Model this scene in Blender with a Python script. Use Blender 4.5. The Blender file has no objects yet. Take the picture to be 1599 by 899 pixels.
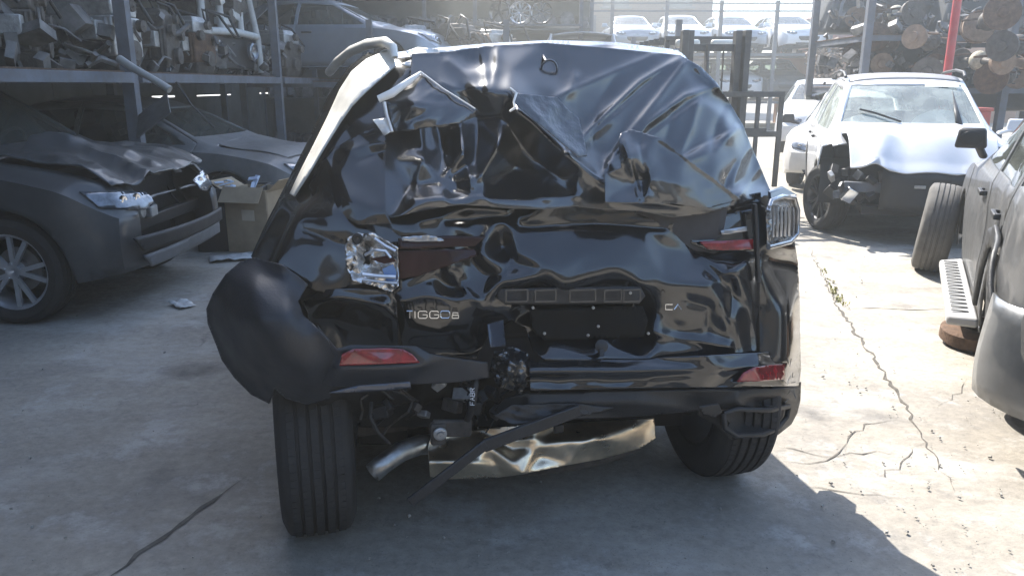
import bpy, bmesh, math, random
import numpy as np
from mathutils import Vector, Matrix, noise
from mathutils.geometry import delaunay_2d_cdt

scene = bpy.context.scene
COL = scene.collection
R = math.radians
PI = math.pi

# ------------------------------------------------------------------ camera, sky, sun, exposure
CAM_H, PITCH, FPX = 1.55, R(14.8), 1200.0
cam_data = bpy.data.cameras.new('camera')
cam = bpy.data.objects.new('camera', cam_data)
COL.objects.link(cam)
cam.location = (0, 0, CAM_H)
cam.rotation_euler = (R(90) - PITCH, 0, 0)
cam_data.sensor_width = 36.0
cam_data.lens = 36.0 * FPX / 1599.0
cam_data.clip_start = 0.05
cam_data.clip_end = 3000
scene.camera = cam

SUN_EL, SUN_LEFT = R(47), R(22)          # elevation; degrees left of the camera's forward direction
world = bpy.data.worlds.new('World')
scene.world = world
world.use_nodes = True
wn = world.node_tree
bg = wn.nodes['Background']
sky = wn.nodes.new('ShaderNodeTexSky')
sky.sky_type = 'NISHITA'
sky.sun_disc = False
sky.sun_elevation = SUN_EL
sky.sun_rotation = -SUN_LEFT
sky.dust_density = 1.0
sky.air_density = 1.0
sky.ozone_density = 1.8
wn.links.new(sky.outputs[0], bg.inputs[0])
bg.inputs[1].default_value = 0.15
sun_d = bpy.data.lights.new('sun', 'SUN')
sun_d.energy = 4.6
sun_d.angle = R(0.55)
sun_d.color = (1.0, 0.95, 0.88)
sun = bpy.data.objects.new('sun', sun_d)
COL.objects.link(sun)
sun_dir = Vector((-math.sin(SUN_LEFT) * math.cos(SUN_EL), math.cos(SUN_LEFT) * math.cos(SUN_EL), math.sin(SUN_EL)))
sun.rotation_euler = sun_dir.to_track_quat('Z', 'Y').to_euler()
sun.location = sun_dir * 40
vs = scene.view_settings
scene.display_settings.display_device = 'sRGB'
vs.view_transform = 'Standard'
vs.look = 'None'
vs.exposure = 1.65
vs.gamma = 1.0
vs.use_curve_mapping = False
scene.render.engine = 'CYCLES'
scene.cycles.use_denoising = True
scene.cycles.max_bounces = 7
scene.cycles.volume_bounces = 0
scene.cycles.transparent_max_bounces = 12
scene.cycles.caustics_reflective = False
scene.cycles.caustics_refractive = False
scene.cycles.sample_clamp_indirect = 6.0

# ------------------------------------------------------------------ pixel rays (photo pixels, 1599 x 899)
CP, SP = math.cos(PITCH), math.sin(PITCH)


def ray(px, py):
    dx, dy = (px - 799.5) / FPX, (449.5 - py) / FPX
    return Vector((dx, CP + dy * SP, -SP + dy * CP))


def at_y(px, py, y):
    """world point seen at a photo pixel, y metres ahead of the camera"""
    d = ray(px, py)
    return Vector((0, 0, CAM_H)) + d * (y / d.y)


def at_z(px, py, z=0.0):
    d = ray(px, py)
    return Vector((0, 0, CAM_H)) + d * ((z - CAM_H) / d.z)


# ------------------------------------------------------------------ materials
MATS = {}


def mat(name, col, rough=0.5, metal=0.0, coat=0.0, var=0.12, vscale=6.0, bump=0.0, bscale=40.0, dust=0.0,
        dustcol=(0.32, 0.29, 0.25), spec=0.5, rvar=0.0, trans=0.0, alpha=1.0, ior=1.5, coat_ior=1.5):
    if name in MATS:
        return MATS[name]
    m = bpy.data.materials.new(name)
    m.use_nodes = True
    nt = m.node_tree
    b = nt.nodes['Principled BSDF']
    N, Lk = nt.nodes.new, nt.links.new
    tc = N('ShaderNodeTexCoord')
    n1 = N('ShaderNodeTexNoise')
    n1.inputs['Scale'].default_value = vscale
    n1.inputs['Detail'].default_value = 6
    n1.inputs['Roughness'].default_value = 0.6
    Lk(tc.outputs['Object'], n1.inputs['Vector'])
    cr = N('ShaderNodeValToRGB')
    c = Vector(col[:3])
    lo, hi = c * (1 - var), c * (1 + var)
    cr.color_ramp.elements[0].position = 0.3
    cr.color_ramp.elements[1].position = 0.7
    cr.color_ramp.elements[0].color = (*lo, 1)
    cr.color_ramp.elements[1].color = (*hi, 1)
    Lk(n1.outputs['Fac'], cr.inputs['Fac'])
    out = cr.outputs['Color']
    rough_out = None
    if dust > 0:
        n2 = N('ShaderNodeTexNoise')
        n2.inputs['Scale'].default_value = vscale * 2.3
        n2.inputs['Detail'].default_value = 8
        n2.inputs['Roughness'].default_value = 0.7
        Lk(tc.outputs['Object'], n2.inputs['Vector'])
        r2 = N('ShaderNodeValToRGB')
        r2.color_ramp.elements[0].position = 0.42
        r2.color_ramp.elements[1].position = 0.78
        r2.color_ramp.elements[0].color = (dust * 0.15,) * 3 + (1,)
        r2.color_ramp.elements[1].color = (dust,) * 3 + (1,)
        Lk(n2.outputs['Fac'], r2.inputs['Fac'])
        mx = N('ShaderNodeMixRGB')
        Lk(r2.outputs['Color'], mx.inputs['Fac'])
        Lk(out, mx.inputs['Color1'])
        mx.inputs['Color2'].default_value = (*dustcol, 1)
        out = mx.outputs['Color']
        ma = N('ShaderNodeMath')
        ma.operation = 'MULTIPLY_ADD'
        Lk(r2.outputs['Color'], ma.inputs[0])
        ma.inputs[1].default_value = 0.7
        ma.inputs[2].default_value = rough
        ma.use_clamp = True
        rough_out = ma.outputs[0]
    Lk(out, b.inputs['Base Color'])
    b.inputs['Roughness'].default_value = rough
    if rough_out:
        Lk(rough_out, b.inputs['Roughness'])
    elif rvar > 0:
        n3 = N('ShaderNodeTexNoise')
        n3.inputs['Scale'].default_value = vscale * 1.7
        n3.inputs['Detail'].default_value = 5
        Lk(tc.outputs['Object'], n3.inputs['Vector'])
        mr = N('ShaderNodeMapRange')
        mr.inputs['From Min'].default_value = 0.35
        mr.inputs['From Max'].default_value = 0.7
        mr.inputs['To Min'].default_value = rough
        mr.inputs['To Max'].default_value = min(1, rough + rvar)
        Lk(n3.outputs['Fac'], mr.inputs['Value'])
        Lk(mr.outputs[0], b.inputs['Roughness'])
    b.inputs['Metallic'].default_value = metal
    b.inputs['Coat Weight'].default_value = coat
    b.inputs['Coat Roughness'].default_value = 0.06
    b.inputs['Coat IOR'].default_value = coat_ior
    b.inputs['Specular IOR Level'].default_value = spec
    b.inputs['IOR'].default_value = ior
    b.inputs['Transmission Weight'].default_value = trans
    b.inputs['Alpha'].default_value = alpha
    if bump > 0:
        n4 = N('ShaderNodeTexNoise')
        n4.inputs['Scale'].default_value = bscale
        n4.inputs['Detail'].default_value = 5
        Lk(tc.outputs['Object'], n4.inputs['Vector'])
        bp = N('ShaderNodeBump')
        bp.inputs['Strength'].default_value = bump
        bp.inputs['Distance'].default_value = 0.02
        Lk(n4.outputs['Fac'], bp.inputs['Height'])
        Lk(bp.outputs[0], b.inputs['Normal'])
    MATS[name] = m
    return m


def glass_mat(name, tint, fac=0.35, rough=0.03, film=(0.5, 0.55, 0.5), filmfac=0.0):
    """car glass: a thin see-through pane with a clear reflection and a dusty film"""
    if name in MATS:
        return MATS[name]
    m = bpy.data.materials.new(name)
    m.use_nodes = True
    nt = m.node_tree
    nt.nodes.clear()
    N, Lk = nt.nodes.new, nt.links.new
    out = N('ShaderNodeOutputMaterial')
    tr = N('ShaderNodeBsdfTransparent')
    tr.inputs[0].default_value = (*tint, 1)
    gl = N('ShaderNodeBsdfGlossy')
    gl.inputs['Roughness'].default_value = rough
    fr = N('ShaderNodeFresnel')
    fr.inputs[0].default_value = 1.5
    ad = N('ShaderNodeMath')
    ad.operation = 'ADD'
    ad.use_clamp = True
    ad.inputs[1].default_value = fac * 0.12
    Lk(fr.outputs[0], ad.inputs[0])
    mx = N('ShaderNodeMixShader')
    Lk(ad.outputs[0], mx.inputs[0])
    Lk(tr.outputs[0], mx.inputs[1])
    Lk(gl.outputs[0], mx.inputs[2])
    df = N('ShaderNodeBsdfDiffuse')
    df.inputs[0].default_value = (*film, 1)
    tc = N('ShaderNodeTexCoord')
    nz = N('ShaderNodeTexNoise')
    nz.inputs['Scale'].default_value = 5
    nz.inputs['Detail'].default_value = 7
    Lk(tc.outputs['Object'], nz.inputs['Vector'])
    mr = N('ShaderNodeMapRange')
    mr.inputs['From Min'].default_value = 0.3
    mr.inputs['From Max'].default_value = 0.75
    mr.inputs['To Min'].default_value = filmfac * 0.4
    mr.inputs['To Max'].default_value = filmfac
    Lk(nz.outputs['Fac'], mr.inputs['Value'])
    m2 = N('ShaderNodeMixShader')
    Lk(mr.outputs[0], m2.inputs[0])
    Lk(mx.outputs[0], m2.inputs[1])
    Lk(df.outputs[0], m2.inputs[2])
    Lk(m2.outputs[0], out.inputs[0])
    MATS[name] = m
    return m


# ------------------------------------------------------------------ objects
def tag(o, label=None, cat=None, group=None, kind=None):
    if label:
        o['label'] = label
    if cat:
        o['category'] = cat
    if group:
        o['group'] = group
    if kind:
        o['kind'] = kind
    return o


def thing(name, label, cat, loc=(0, 0, 0), rotz=0.0, group=None, rot=None):
    o = bpy.data.objects.new(name, None)
    COL.objects.link(o)
    o.empty_display_size = 0.2
    o.location = loc
    o.rotation_euler = rot if rot else (0, 0, rotz)
    return tag(o, label, cat, group)


def link(name, me, material, parent=None, smooth=35, bevel=0.0, solid=0.0, loc=None, rot=None):
    o = bpy.data.objects.new(name, me)
    COL.objects.link(o)
    if material is not None:
        if not me.materials:
            me.materials.append(material)
        elif me.materials[0] != material:
            o.material_slots[0].link = 'OBJECT'
            o.material_slots[0].material = material
    if parent is not None:
        o.parent = parent
    if loc is not None:
        o.location = loc
    if rot is not None:
        o.rotation_euler = rot
    if smooth is not None:
        me.shade_smooth()
        if smooth < 180:
            me.set_sharp_from_angle(angle=R(smooth))
    if solid:
        s = o.modifiers.new('solid', 'SOLIDIFY')
        s.thickness = abs(solid)
        s.offset = -1 if solid > 0 else 1
    if bevel:
        b = o.modifiers.new('bevel', 'BEVEL')
        b.width = bevel
        b.segments = 2
        b.limit_method = 'ANGLE'
        b.angle_limit = R(40)
    return o


def bm_mesh(bm, name='mesh'):
    me = bpy.data.meshes.new(name)
    bm.to_mesh(me)
    bm.free()
    return me


def copy_tree(o, parent=None):
    c = o.copy()
    COL.objects.link(c)
    c.parent = parent
    for ch in o.children:
        copy_tree(ch, c)
    return c


def frame(d, up=(0, 0, 1)):
    d = Vector(d).normalized()
    u = Vector(up)
    if abs(d.dot(u)) > 0.98:
        u = Vector((1, 0, 0))
    s = d.cross(u).normalized()
    return s, s.cross(d).normalized()


class MB:
    """collects simple shapes into one mesh"""

    def __init__(self):
        self.v, self.f = [], []

    def add(self, vs_, fs_):
        o = len(self.v)
        self.v += [tuple(p) for p in vs_]
        self.f += [tuple(i + o for i in f) for f in fs_]
        return self

    def box(self, c, s, rot=(0, 0, 0), taper=1.0):
        from mathutils import Euler
        m = Euler(rot).to_matrix()
        h = Vector(s) / 2
        pts = []
        for z in (-1, 1):
            t = taper if z > 0 else 1.0
            for x, y in ((-1, -1), (1, -1), (1, 1), (-1, 1)):
                pts.append(Vector(c) + m @ Vector((x * h.x * t, y * h.y * t, z * h.z)))
        return self.add(pts, [(3, 2, 1, 0), (4, 5, 6, 7), (0, 1, 5, 4), (1, 2, 6, 5), (2, 3, 7, 6), (3, 0, 4, 7)])

    def bar(self, p0, p1, w, h, up=(0, 0, 1)):
        p0, p1 = Vector(p0), Vector(p1)
        s, u = frame(p1 - p0, up)
        pts = []
        for p in (p0, p1):
            for a, b in ((-1, -1), (1, -1), (1, 1), (-1, 1)):
                pts.append(p + s * (a * w / 2) + u * (b * h / 2))
        return self.add(pts, [(0, 1, 2, 3), (7, 6, 5, 4), (4, 5, 1, 0), (5, 6, 2, 1), (6, 7, 3, 2), (7, 4, 0, 3)])

    def tube(self, pts, r, n=8, cap=True):
        pts = [Vector(p) for p in pts]
        rs = r if isinstance(r, (list, tuple)) else [r] * len(pts)
        vv, ff = [], []
        prev = None
        for i, p in enumerate(pts):
            d = (pts[min(i + 1, len(pts) - 1)] - pts[max(i - 1, 0)])
            if prev is None:
                s, u = frame(d)
            else:
                d.normalize()
                s = (prev - d * prev.dot(d)).normalized()
                u = s.cross(d).normalized()
            prev = s
            for k in range(n):
                a = 2 * PI * k / n
                vv.append(p + (s * math.cos(a) + u * math.sin(a)) * rs[i])
        for i in range(len(pts) - 1):
            for k in range(n):
                a, b = i * n + k, i * n + (k + 1) % n
                ff.append((a, a + n, b + n, b))
        if cap:
            ff.append(tuple(range(n)))
            ff.append(tuple(reversed(range((len(pts) - 1) * n, len(pts) * n))))
        return self.add(vv, ff)

    def cyl(self, p0, p1, r0, r1=None, n=16):
        return self.tube([p0, p1], [r0, r0 if r1 is None else r1], n)

    def lathe(self, prof, origin=(0, 0, 0), axis=(1, 0, 0), n=40, closed=False):
        """prof: (along axis, radius) pairs"""
        a = Vector(axis).normalized()
        s, u = frame(a)
        o = Vector(origin)
        vv, ff = [], []
        m = len(prof)
        for k in range(n):
            t = 2 * PI * k / n
            e = s * math.cos(t) + u * math.sin(t)
            for (h, r) in prof:
                vv.append(o + a * h + e * r)
        for k in range(n):
            k2 = (k + 1) % n
            for j in range(m if closed else m - 1):
                j2 = (j + 1) % m
                ff.append((k * m + j, k * m + j2, k2 * m + j2, k2 * m + j))
        return self.add(vv, ff)

    def ell(self, c, r, n=12, m=8):
        c, vv, ff = Vector(c), [], []
        for i in range(1, m):
            for k in range(n):
                a, b = PI * i / m, 2 * PI * k / n
                vv.append(c + Vector((r[0] * math.sin(a) * math.cos(b), r[1] * math.sin(a) * math.sin(b), r[2] * math.cos(a))))
        for i in range(m - 2):
            for k in range(n):
                a, b = i * n + k, i * n + (k + 1) % n
                ff.append((a, a + n, b + n, b))
        vv += [c + Vector((0, 0, r[2])), c - Vector((0, 0, r[2]))]
        t, q = len(vv) - 2, len(vv) - 1
        for k in range(n):
            ff.append((t, k, (k + 1) % n))
            ff.append((q, (m - 2) * n + (k + 1) % n, (m - 2) * n + k))
        return self.add(vv, ff)

    def prism(self, poly, d):
        """poly: 3D points of a flat outline, d: extrusion vector"""
        d, n = Vector(d), len(poly)
        vv = [Vector(p) for p in poly] + [Vector(p) + d for p in poly]
        ff = [tuple(reversed(range(n))), tuple(range(n, 2 * n))]
        ff += [(i, (i + 1) % n, n + (i + 1) % n, n + i) for i in range(n)]
        return self.add(vv, ff)

    def mesh(self, fix=True):
        me = bpy.data.meshes.new('mesh')
        me.from_pydata(self.v, [], self.f)
        if fix:
            bm = bmesh.new()
            bm.from_mesh(me)
            bmesh.ops.recalc_face_normals(bm, faces=bm.faces)
            bm.to_mesh(me)
            bm.free()
        return me

    def build(self, name, material, parent=None, smooth=35, bevel=0.0, **k):
        return link(name, self.mesh(), material, parent, smooth, bevel, **k)


def fbm(p, o=4, lac=2.0, g=0.5):
    return noise.fractal(p, 1.0, lac, o, noise_basis='PERLIN_ORIGINAL')


# ------------------------------------------------------------------ traced sheets (dented panels, film)
def in_poly(x, y, poly):
    c = False
    j = len(poly) - 1
    for i in range(len(poly)):
        xi, yi = poly[i]
        xj, yj = poly[j]
        if (yi > y) != (yj > y) and x < (xj - xi) * (y - yi) / (yj - yi) + xi:
            c = not c
        j = i
    return c


def blur(a, s):
    if s <= 0:
        return a
    k = int(3 * s) + 1
    w = np.exp(-0.5 * (np.arange(-k, k + 1) / s) ** 2)
    w /= w.sum()
    a = np.pad(a, k, mode='edge')
    a = np.apply_along_axis(lambda r: np.convolve(r, w, mode='valid'), 0, a)
    return np.apply_along_axis(lambda r: np.convolve(r, w, mode='valid'), 1, a)


def height_grid(ctrl, x0, y0, x1, y1, st):
    """piecewise linear surface through (px, py, depth) points, on a regular grid"""
    c = np.array(ctrl, float)
    A = np.c_[c[:, 0], c[:, 1], np.ones(len(c))]
    pl = np.linalg.lstsq(A, c[:, 2], rcond=None)[0]
    far = []
    M_ = 60
    for X, Y in ((x0 - M_, y0 - M_), (x1 + M_, y0 - M_), (x1 + M_, y1 + M_), (x0 - M_, y1 + M_), ((x0 + x1) / 2, y0 - M_),
                 ((x0 + x1) / 2, y1 + M_), (x0 - M_, (y0 + y1) / 2), (x1 + M_, (y0 + y1) / 2)):
        d = np.hypot(c[:, 0] - X, c[:, 1] - Y)
        i = np.argsort(d)[:2]
        far.append((X, Y, float(c[i, 2].mean()) * 0.8 + 0.2 * float(pl @ np.array([X, Y, 1]))))
    c = np.vstack([c, far])
    r = delaunay_2d_cdt([Vector((p[0], p[1])) for p in c], [], [], 0, 1e-4)
    vs_, tris, org = r[0], r[2], r[3]
    z = [float(np.mean([c[i, 2] for i in o])) for o in org]
    gx = np.arange(x0, x1 + st, st)
    gy = np.arange(y0, y1 + st, st)
    H = np.zeros((len(gy), len(gx)))
    for t in tris:
        (ax, ay), (bx, by), (cx, cy) = [tuple(vs_[i]) for i in t]
        za, zb, zc = [z[i] for i in t]
        i0, i1 = np.searchsorted(gx, [min(ax, bx, cx) - 1e-6, max(ax, bx, cx) + 1e-6])
        j0, j1 = np.searchsorted(gy, [min(ay, by, cy) - 1e-6, max(ay, by, cy) + 1e-6])
        if i1 <= i0 or j1 <= j0:
            continue
        X, Y = np.meshgrid(gx[i0:i1], gy[j0:j1])
        D = (by - cy) * (ax - cx) + (cx - bx) * (ay - cy)
        if abs(D) < 1e-9:
            continue
        l1 = ((by - cy) * (X - cx) + (cx - bx) * (Y - cy)) / D
        l2 = ((cy - ay) * (X - cx) + (ax - cx) * (Y - cy)) / D
        l3 = 1 - l1 - l2
        mk = (l1 > -1e-6) & (l2 > -1e-6) & (l3 > -1e-6)
        sub = H[j0:j1, i0:i1]
        sub[mk] = (l1 * za + l2 * zb + l3 * zc)[mk]
    return gx, gy, H


def seg_dist(X, Y, pts):
    D = np.full(X.shape, 1e9)
    for (ax, ay), (bx, by) in zip(pts[:-1], pts[1:]):
        dx, dy = bx - ax, by - ay
        t = np.clip(((X - ax) * dx + (Y - ay) * dy) / (dx * dx + dy * dy + 1e-9), 0, 1)
        D = np.minimum(D, np.hypot(X - ax - t * dx, Y - ay - t * dy))
    return D


def sheet(name, outline, ctrl, conv, material, parent, step=4, soft=6.0, creases=(), wrinkle=None, thick=0.003, smooth=60, fine=0.0, flat=1.0):
    """outline [(px,py)], ctrl [(px,py,depth)], conv(px,py,depth) -> local point.
    creases: (points, height, width); height < 0 is towards the camera's side of the car.
    wrinkle: (amount, length along px, length along py, angle, seed)"""
    xs, ys = [p[0] for p in outline], [p[1] for p in outline]
    x0, x1, y0, y1 = min(xs) - 6, max(xs) + 6, min(ys) - 6, max(ys) + 6
    if flat != 1.0:               # calm the relief towards a plane
        c_ = np.array(ctrl, float)
        A_ = np.c_[c_[:, 0], c_[:, 1], np.ones(len(c_))]
        pl_ = A_ @ np.linalg.lstsq(A_, c_[:, 2], rcond=None)[0]
        c_[:, 2] = pl_ + (c_[:, 2] - pl_) * flat
        ctrl = [tuple(r_) for r_ in c_]
    gx, gy, H = height_grid(ctrl, x0, y0, x1, y1, 2.0)
    H = blur(H, soft / 2.0)
    X, Y = np.meshgrid(gx, gy)
    for cr in creases:
        pts, hgt, wid = cr[:3]
        d = seg_dist(X, Y, pts)
        w_ = wid
        if len(cr) > 3:          # a lapped fold: steep on one side, drawn out on the other
            (ax, ay), (bx, by) = pts[0], pts[-1]
            sd = ((bx - ax) * (Y - ay) - (by - ay) * (X - ax)) * cr[3]
            w_ = np.where(sd > 0, wid, 5.0)
        L_ = max(1.0, math.hypot(pts[-1][0] - pts[0][0], pts[-1][1] - pts[0][1]))
        H = H + hgt * np.exp(-np.sqrt((d / w_) ** 2 + 0.02))
    if creases:
        H = blur(H, 1.0)
    pts2 = []
    n = len(outline)
    for i in range(n):
        a, b = Vector(outline[i]), Vector(outline[(i + 1) % n])
        k = max(1, int((b - a).length / step))
        for q in range(k):
            pts2.append(a.lerp(b, q / k))
    nb = len(pts2)
    edges = [(i, (i + 1) % nb) for i in range(nb)]
    poly = [tuple(p) for p in pts2]
    row = 0
    y = y0
    while y < y1:
        x = x0 + (step * 0.5 if row % 2 else 0)
        while x < x1:
            if in_poly(x, y, poly):
                pts2.append(Vector((x, y)))
            x += step
        y += step * 0.866
        row += 1
    r = delaunay_2d_cdt(pts2, edges, [], 1, 1e-4)
    vv = []
    for p in r[0]:
        fx = (p.x - gx[0]) / 2.0
        fy = (p.y - gy[0]) / 2.0
        i, j = int(min(max(fx, 0), len(gx) - 2)), int(min(max(fy, 0), len(gy) - 2))
        tx, ty = fx - i, fy - j
        h = (H[j, i] * (1 - tx) + H[j, i + 1] * tx) * (1 - ty) + (H[j + 1, i] * (1 - tx) + H[j + 1, i + 1] * tx) * ty
        if wrinkle:
            am, lx, ly, an, sd = wrinkle
            ca, sa = math.cos(an), math.sin(an)
            u, v = (p.x * ca + p.y * sa) / lx, (-p.x * sa + p.y * ca) / ly
            q = noise.noise(Vector((u, v, sd))) + 0.5 * noise.noise(Vector((u * 2.1, v * 2.1, sd + 3)))
            q2 = abs(noise.noise(Vector((u * 0.8 + 5, v * 0.8, sd + 9))))
            h += am * (q * 0.7 - q2 * 1.0)
        if fine:
            h += fine * noise.noise(Vector((p.x / 9, p.y / 9, 4.2)))
        vv.append(conv(p.x, p.y, h))
    me = bpy.data.meshes.new('mesh')
    me.from_pydata(vv, [], [tuple(reversed(f)) for f in r[2]])
    bm = bmesh.new()
    bm.from_mesh(me)
    bmesh.ops.recalc_face_normals(bm, faces=bm.faces)
    s = sum(f.normal.y * f.calc_area() for f in bm.faces)
    if s > 0:
        bmesh.ops.reverse_faces(bm, faces=bm.faces)
    bm.to_mesh(me)
    bm.free()
    return link(name, me, material, parent, smooth, 0, solid=thick)


STROKES = {  # letters as pen strokes in a unit box
    'T': [[(0, 1), (1, 1)], [(0.5, 1), (0.5, 0)]],
    'I': [[(0.5, 0), (0.5, 1)]],
    'G': [[(1, 0.82), (0.85, 1), (0.15, 1), (0, 0.82), (0, 0.18), (0.15, 0), (0.85, 0), (1, 0.18), (1, 0.5), (0.5, 0.5)]],
    'O': [[(0.15, 0), (0.85, 0), (1, 0.18), (1, 0.82), (0.85, 1), (0.15, 1), (0, 0.82), (0, 0.18), (0.15, 0)]],
    '8': [[(0.1, 0.52), (0.1, 0.95), (0.9, 0.95), (0.9, 0.52), (0.1, 0.52), (0, 0.45), (0, 0), (1, 0), (1, 0.45), (0.9, 0.52)]],
    'C': [[(1, 1), (0, 1), (0, 0), (1, 0)]],
    'A': [[(0, 0), (0.5, 1), (1, 0)]],
    'F': [[(0, 0), (0, 1), (1, 1)], [(0, 0.52), (0.8, 0.52)]],
    'B': [[(0, 0), (0, 1), (0.75, 1), (0.9, 0.78), (0.75, 0.53), (0, 0.53)], [(0.75, 0.53), (1, 0.28), (0.8, 0), (0, 0)]],
    'R': [[(0, 0), (0, 1), (0.8, 1), (1, 0.77), (0.8, 0.52), (0, 0.52)], [(0.5, 0.52), (1, 0)]],
    'a': [[(0, 0), (0.5, 1), (1, 0)], [(0.2, 0.4), (0.8, 0.4)]],
}
# ------------------------------------------------------------------ car bodies
def smooth_interp(keys):
    xs = np.array([k[0] for k in keys], float)
    ys = np.array([k[1] for k in keys], float)

    def f(x):
        if x <= xs[0]:
            return float(ys[0])
        if x >= xs[-1]:
            return float(ys[-1])
        i = int(np.searchsorted(xs, x) - 1)
        i = min(max(i, 0), len(xs) - 2)
        h = xs[i + 1] - xs[i]
        t = (x - xs[i]) / h
        d = (ys[i + 1] - ys[i]) / h

        def tangent(k):
            if k == 0 or k == len(xs) - 1:
                return (ys[min(k + 1, len(xs) - 1)] - ys[max(k - 1, 0)]) / (xs[min(k + 1, len(xs) - 1)] - xs[max(k - 1, 0)])
            a = (ys[k] - ys[k - 1]) / (xs[k] - xs[k - 1])
            b = (ys[k + 1] - ys[k]) / (xs[k + 1] - xs[k])
            return 0 if a * b <= 0 else 2 * a * b / (a + b)
        m0, m1 = tangent(i), tangent(i + 1)
        return float((2 * t**3 - 3 * t**2 + 1) * ys[i] + (t**3 - 2 * t**2 + t) * h * m0 + (-2 * t**3 + 3 * t**2) * ys[i + 1] + (t**3 - t**2) * h * m1)
    return f


SUV = dict(wb=2.66, fo=0.86, ro=0.86, W=0.925, zs=0.27, tr=0.36, aR=0.43,
           top=[(-.86, 1.02), (-.80, 1.16), (-.50, 1.60), (-.1, 1.66), (.6, 1.69), (1.2, 1.67), (1.62, 1.58), (2.42, 1.12), (2.6, 1.07), (3.1, 1.0), (3.38, .93), (3.52, .78)],
           belt=[(-.86, .96), (-.4, 1.05), (.4, 1.03), (1.6, .99), (2.42, .99), (3.1, .89), (3.52, .68)],
           wt=[(-.86, .76), (-.5, .64), (.6, .63), (1.2, .63), (1.62, .62), (2.42, .74), (2.7, .76), (3.52, .72)],
           side=[[(1.02, 1.07), (2.24, 1.07), (2.2, 1.10), (1.56, 1.50), (1.02, 1.55)], [(.02, 1.09), (.95, 1.08), (.95, 1.56), (.08, 1.56)], [(-.6, 1.16), (-.07, 1.11), (-.03, 1.53), (-.42, 1.50)]],
           shield=[(-.69, 1.15), (.69, 1.15), (.57, 1.55), (-.57, 1.55)], back=[(-.62, 1.2), (.62, 1.2), (.54, 1.54), (-.54, 1.54)],
           doors=[[(.985, .3), (2.08, .3), (2.36, .62), (2.36, 1.1), (1.55, 1.585), (.985, 1.62)], [(.42, .3), (.97, .3), (.97, 1.62), (.0, 1.62), (-.06, 1.05), (.12, .8), (.4, .5)]],
           hood=[(-.70, 2.52), (.70, 2.52), (.66, 3.30), (.3, 3.36), (-.3, 3.36), (-.66, 3.30)], shield_y=(1.5, 2.6))
SEDAN = dict(wb=2.62, fo=0.84, ro=0.98, W=0.87, zs=0.22, tr=0.315, aR=0.37,
             top=[(-.98, .84), (-.90, .98), (-.5, 1.03), (-.36, 1.06), (.28, 1.37), (.8, 1.43), (1.3, 1.41), (1.62, 1.33), (2.4, .98), (2.6, .93), (3.1, .86), (3.34, .78), (3.46, .62)],
             belt=[(-.98, .74), (-.4, .92), (.5, .91), (1.6, .88), (2.4, .86), (3.1, .76), (3.46, .56)],
             wt=[(-.98, .68), (-.4, .66), (.28, .55), (1.3, .55), (1.62, .55), (2.4, .68), (3.46, .66)],
             side=[[(.98, .94), (2.2, .93), (1.56, 1.27), (.98, 1.31)], [(.1, .95), (.92, .94), (.92, 1.31), (.4, 1.28)]],
             shield=[(-.62, 1.01), (.62, 1.01), (.5, 1.30), (-.5, 1.30)], back=[(-.56, 1.09), (.56, 1.09), (.48, 1.31), (-.48, 1.31)],
             doors=[[(.95, .25), (2.0, .25), (2.3, .55), (2.3, .95), (1.55, 1.33), (.95, 1.38)], [(.38, .25), (.935, .25), (.935, 1.38), (.3, 1.36), (0, .96), (.1, .72), (.36, .45)]],
             hood=[(-.64, 2.5), (.64, 2.5), (.58, 3.24), (.25, 3.3), (-.25, 3.3), (-.58, 3.24)], shield_y=(1.5, 2.55))
HATCH = dict(SEDAN, ro=0.66, wb=2.5,
             top=[(-.66, .80), (-.60, 1.0), (-.34, 1.36), (.1, 1.45), (.8, 1.48), (1.2, 1.45), (1.5, 1.37), (2.25, 1.0), (2.5, .95), (3.0, .88), (3.2, .80), (3.34, .64)],
             belt=[(-.66, .76), (-.4, .95), (.5, .92), (1.6, .9), (2.3, .88), (3.0, .78), (3.34, .58)],
             wt=[(-.66, .68), (-.34, .56), (1.2, .55), (1.5, .55), (2.25, .68), (3.34, .64)],
             side=[[(.95, .97), (2.08, .95), (1.46, 1.31), (.95, 1.35)], [(-.2, 1.0), (.89, .97), (.89, 1.35), (.05, 1.34)]],
             shield=[(-.62, 1.03), (.62, 1.03), (.5, 1.34), (-.5, 1.34)], back=[(-.55, 1.05), (.55, 1.05), (.48, 1.32), (-.48, 1.32)],
             doors=[[(.93, .25), (1.9, .25), (2.2, .55), (2.2, .97), (1.45, 1.38), (.93, 1.42)], [(.38, .25), (.91, .25), (.91, 1.42), (.0, 1.40), (-.05, .98), (.1, .72), (.36, .45)]],
             hood=[(-.64, 2.38), (.64, 2.38), (.58, 3.12), (.25, 3.18), (-.25, 3.18), (-.58, 3.12)], shield_y=(1.4, 2.45))


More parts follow.
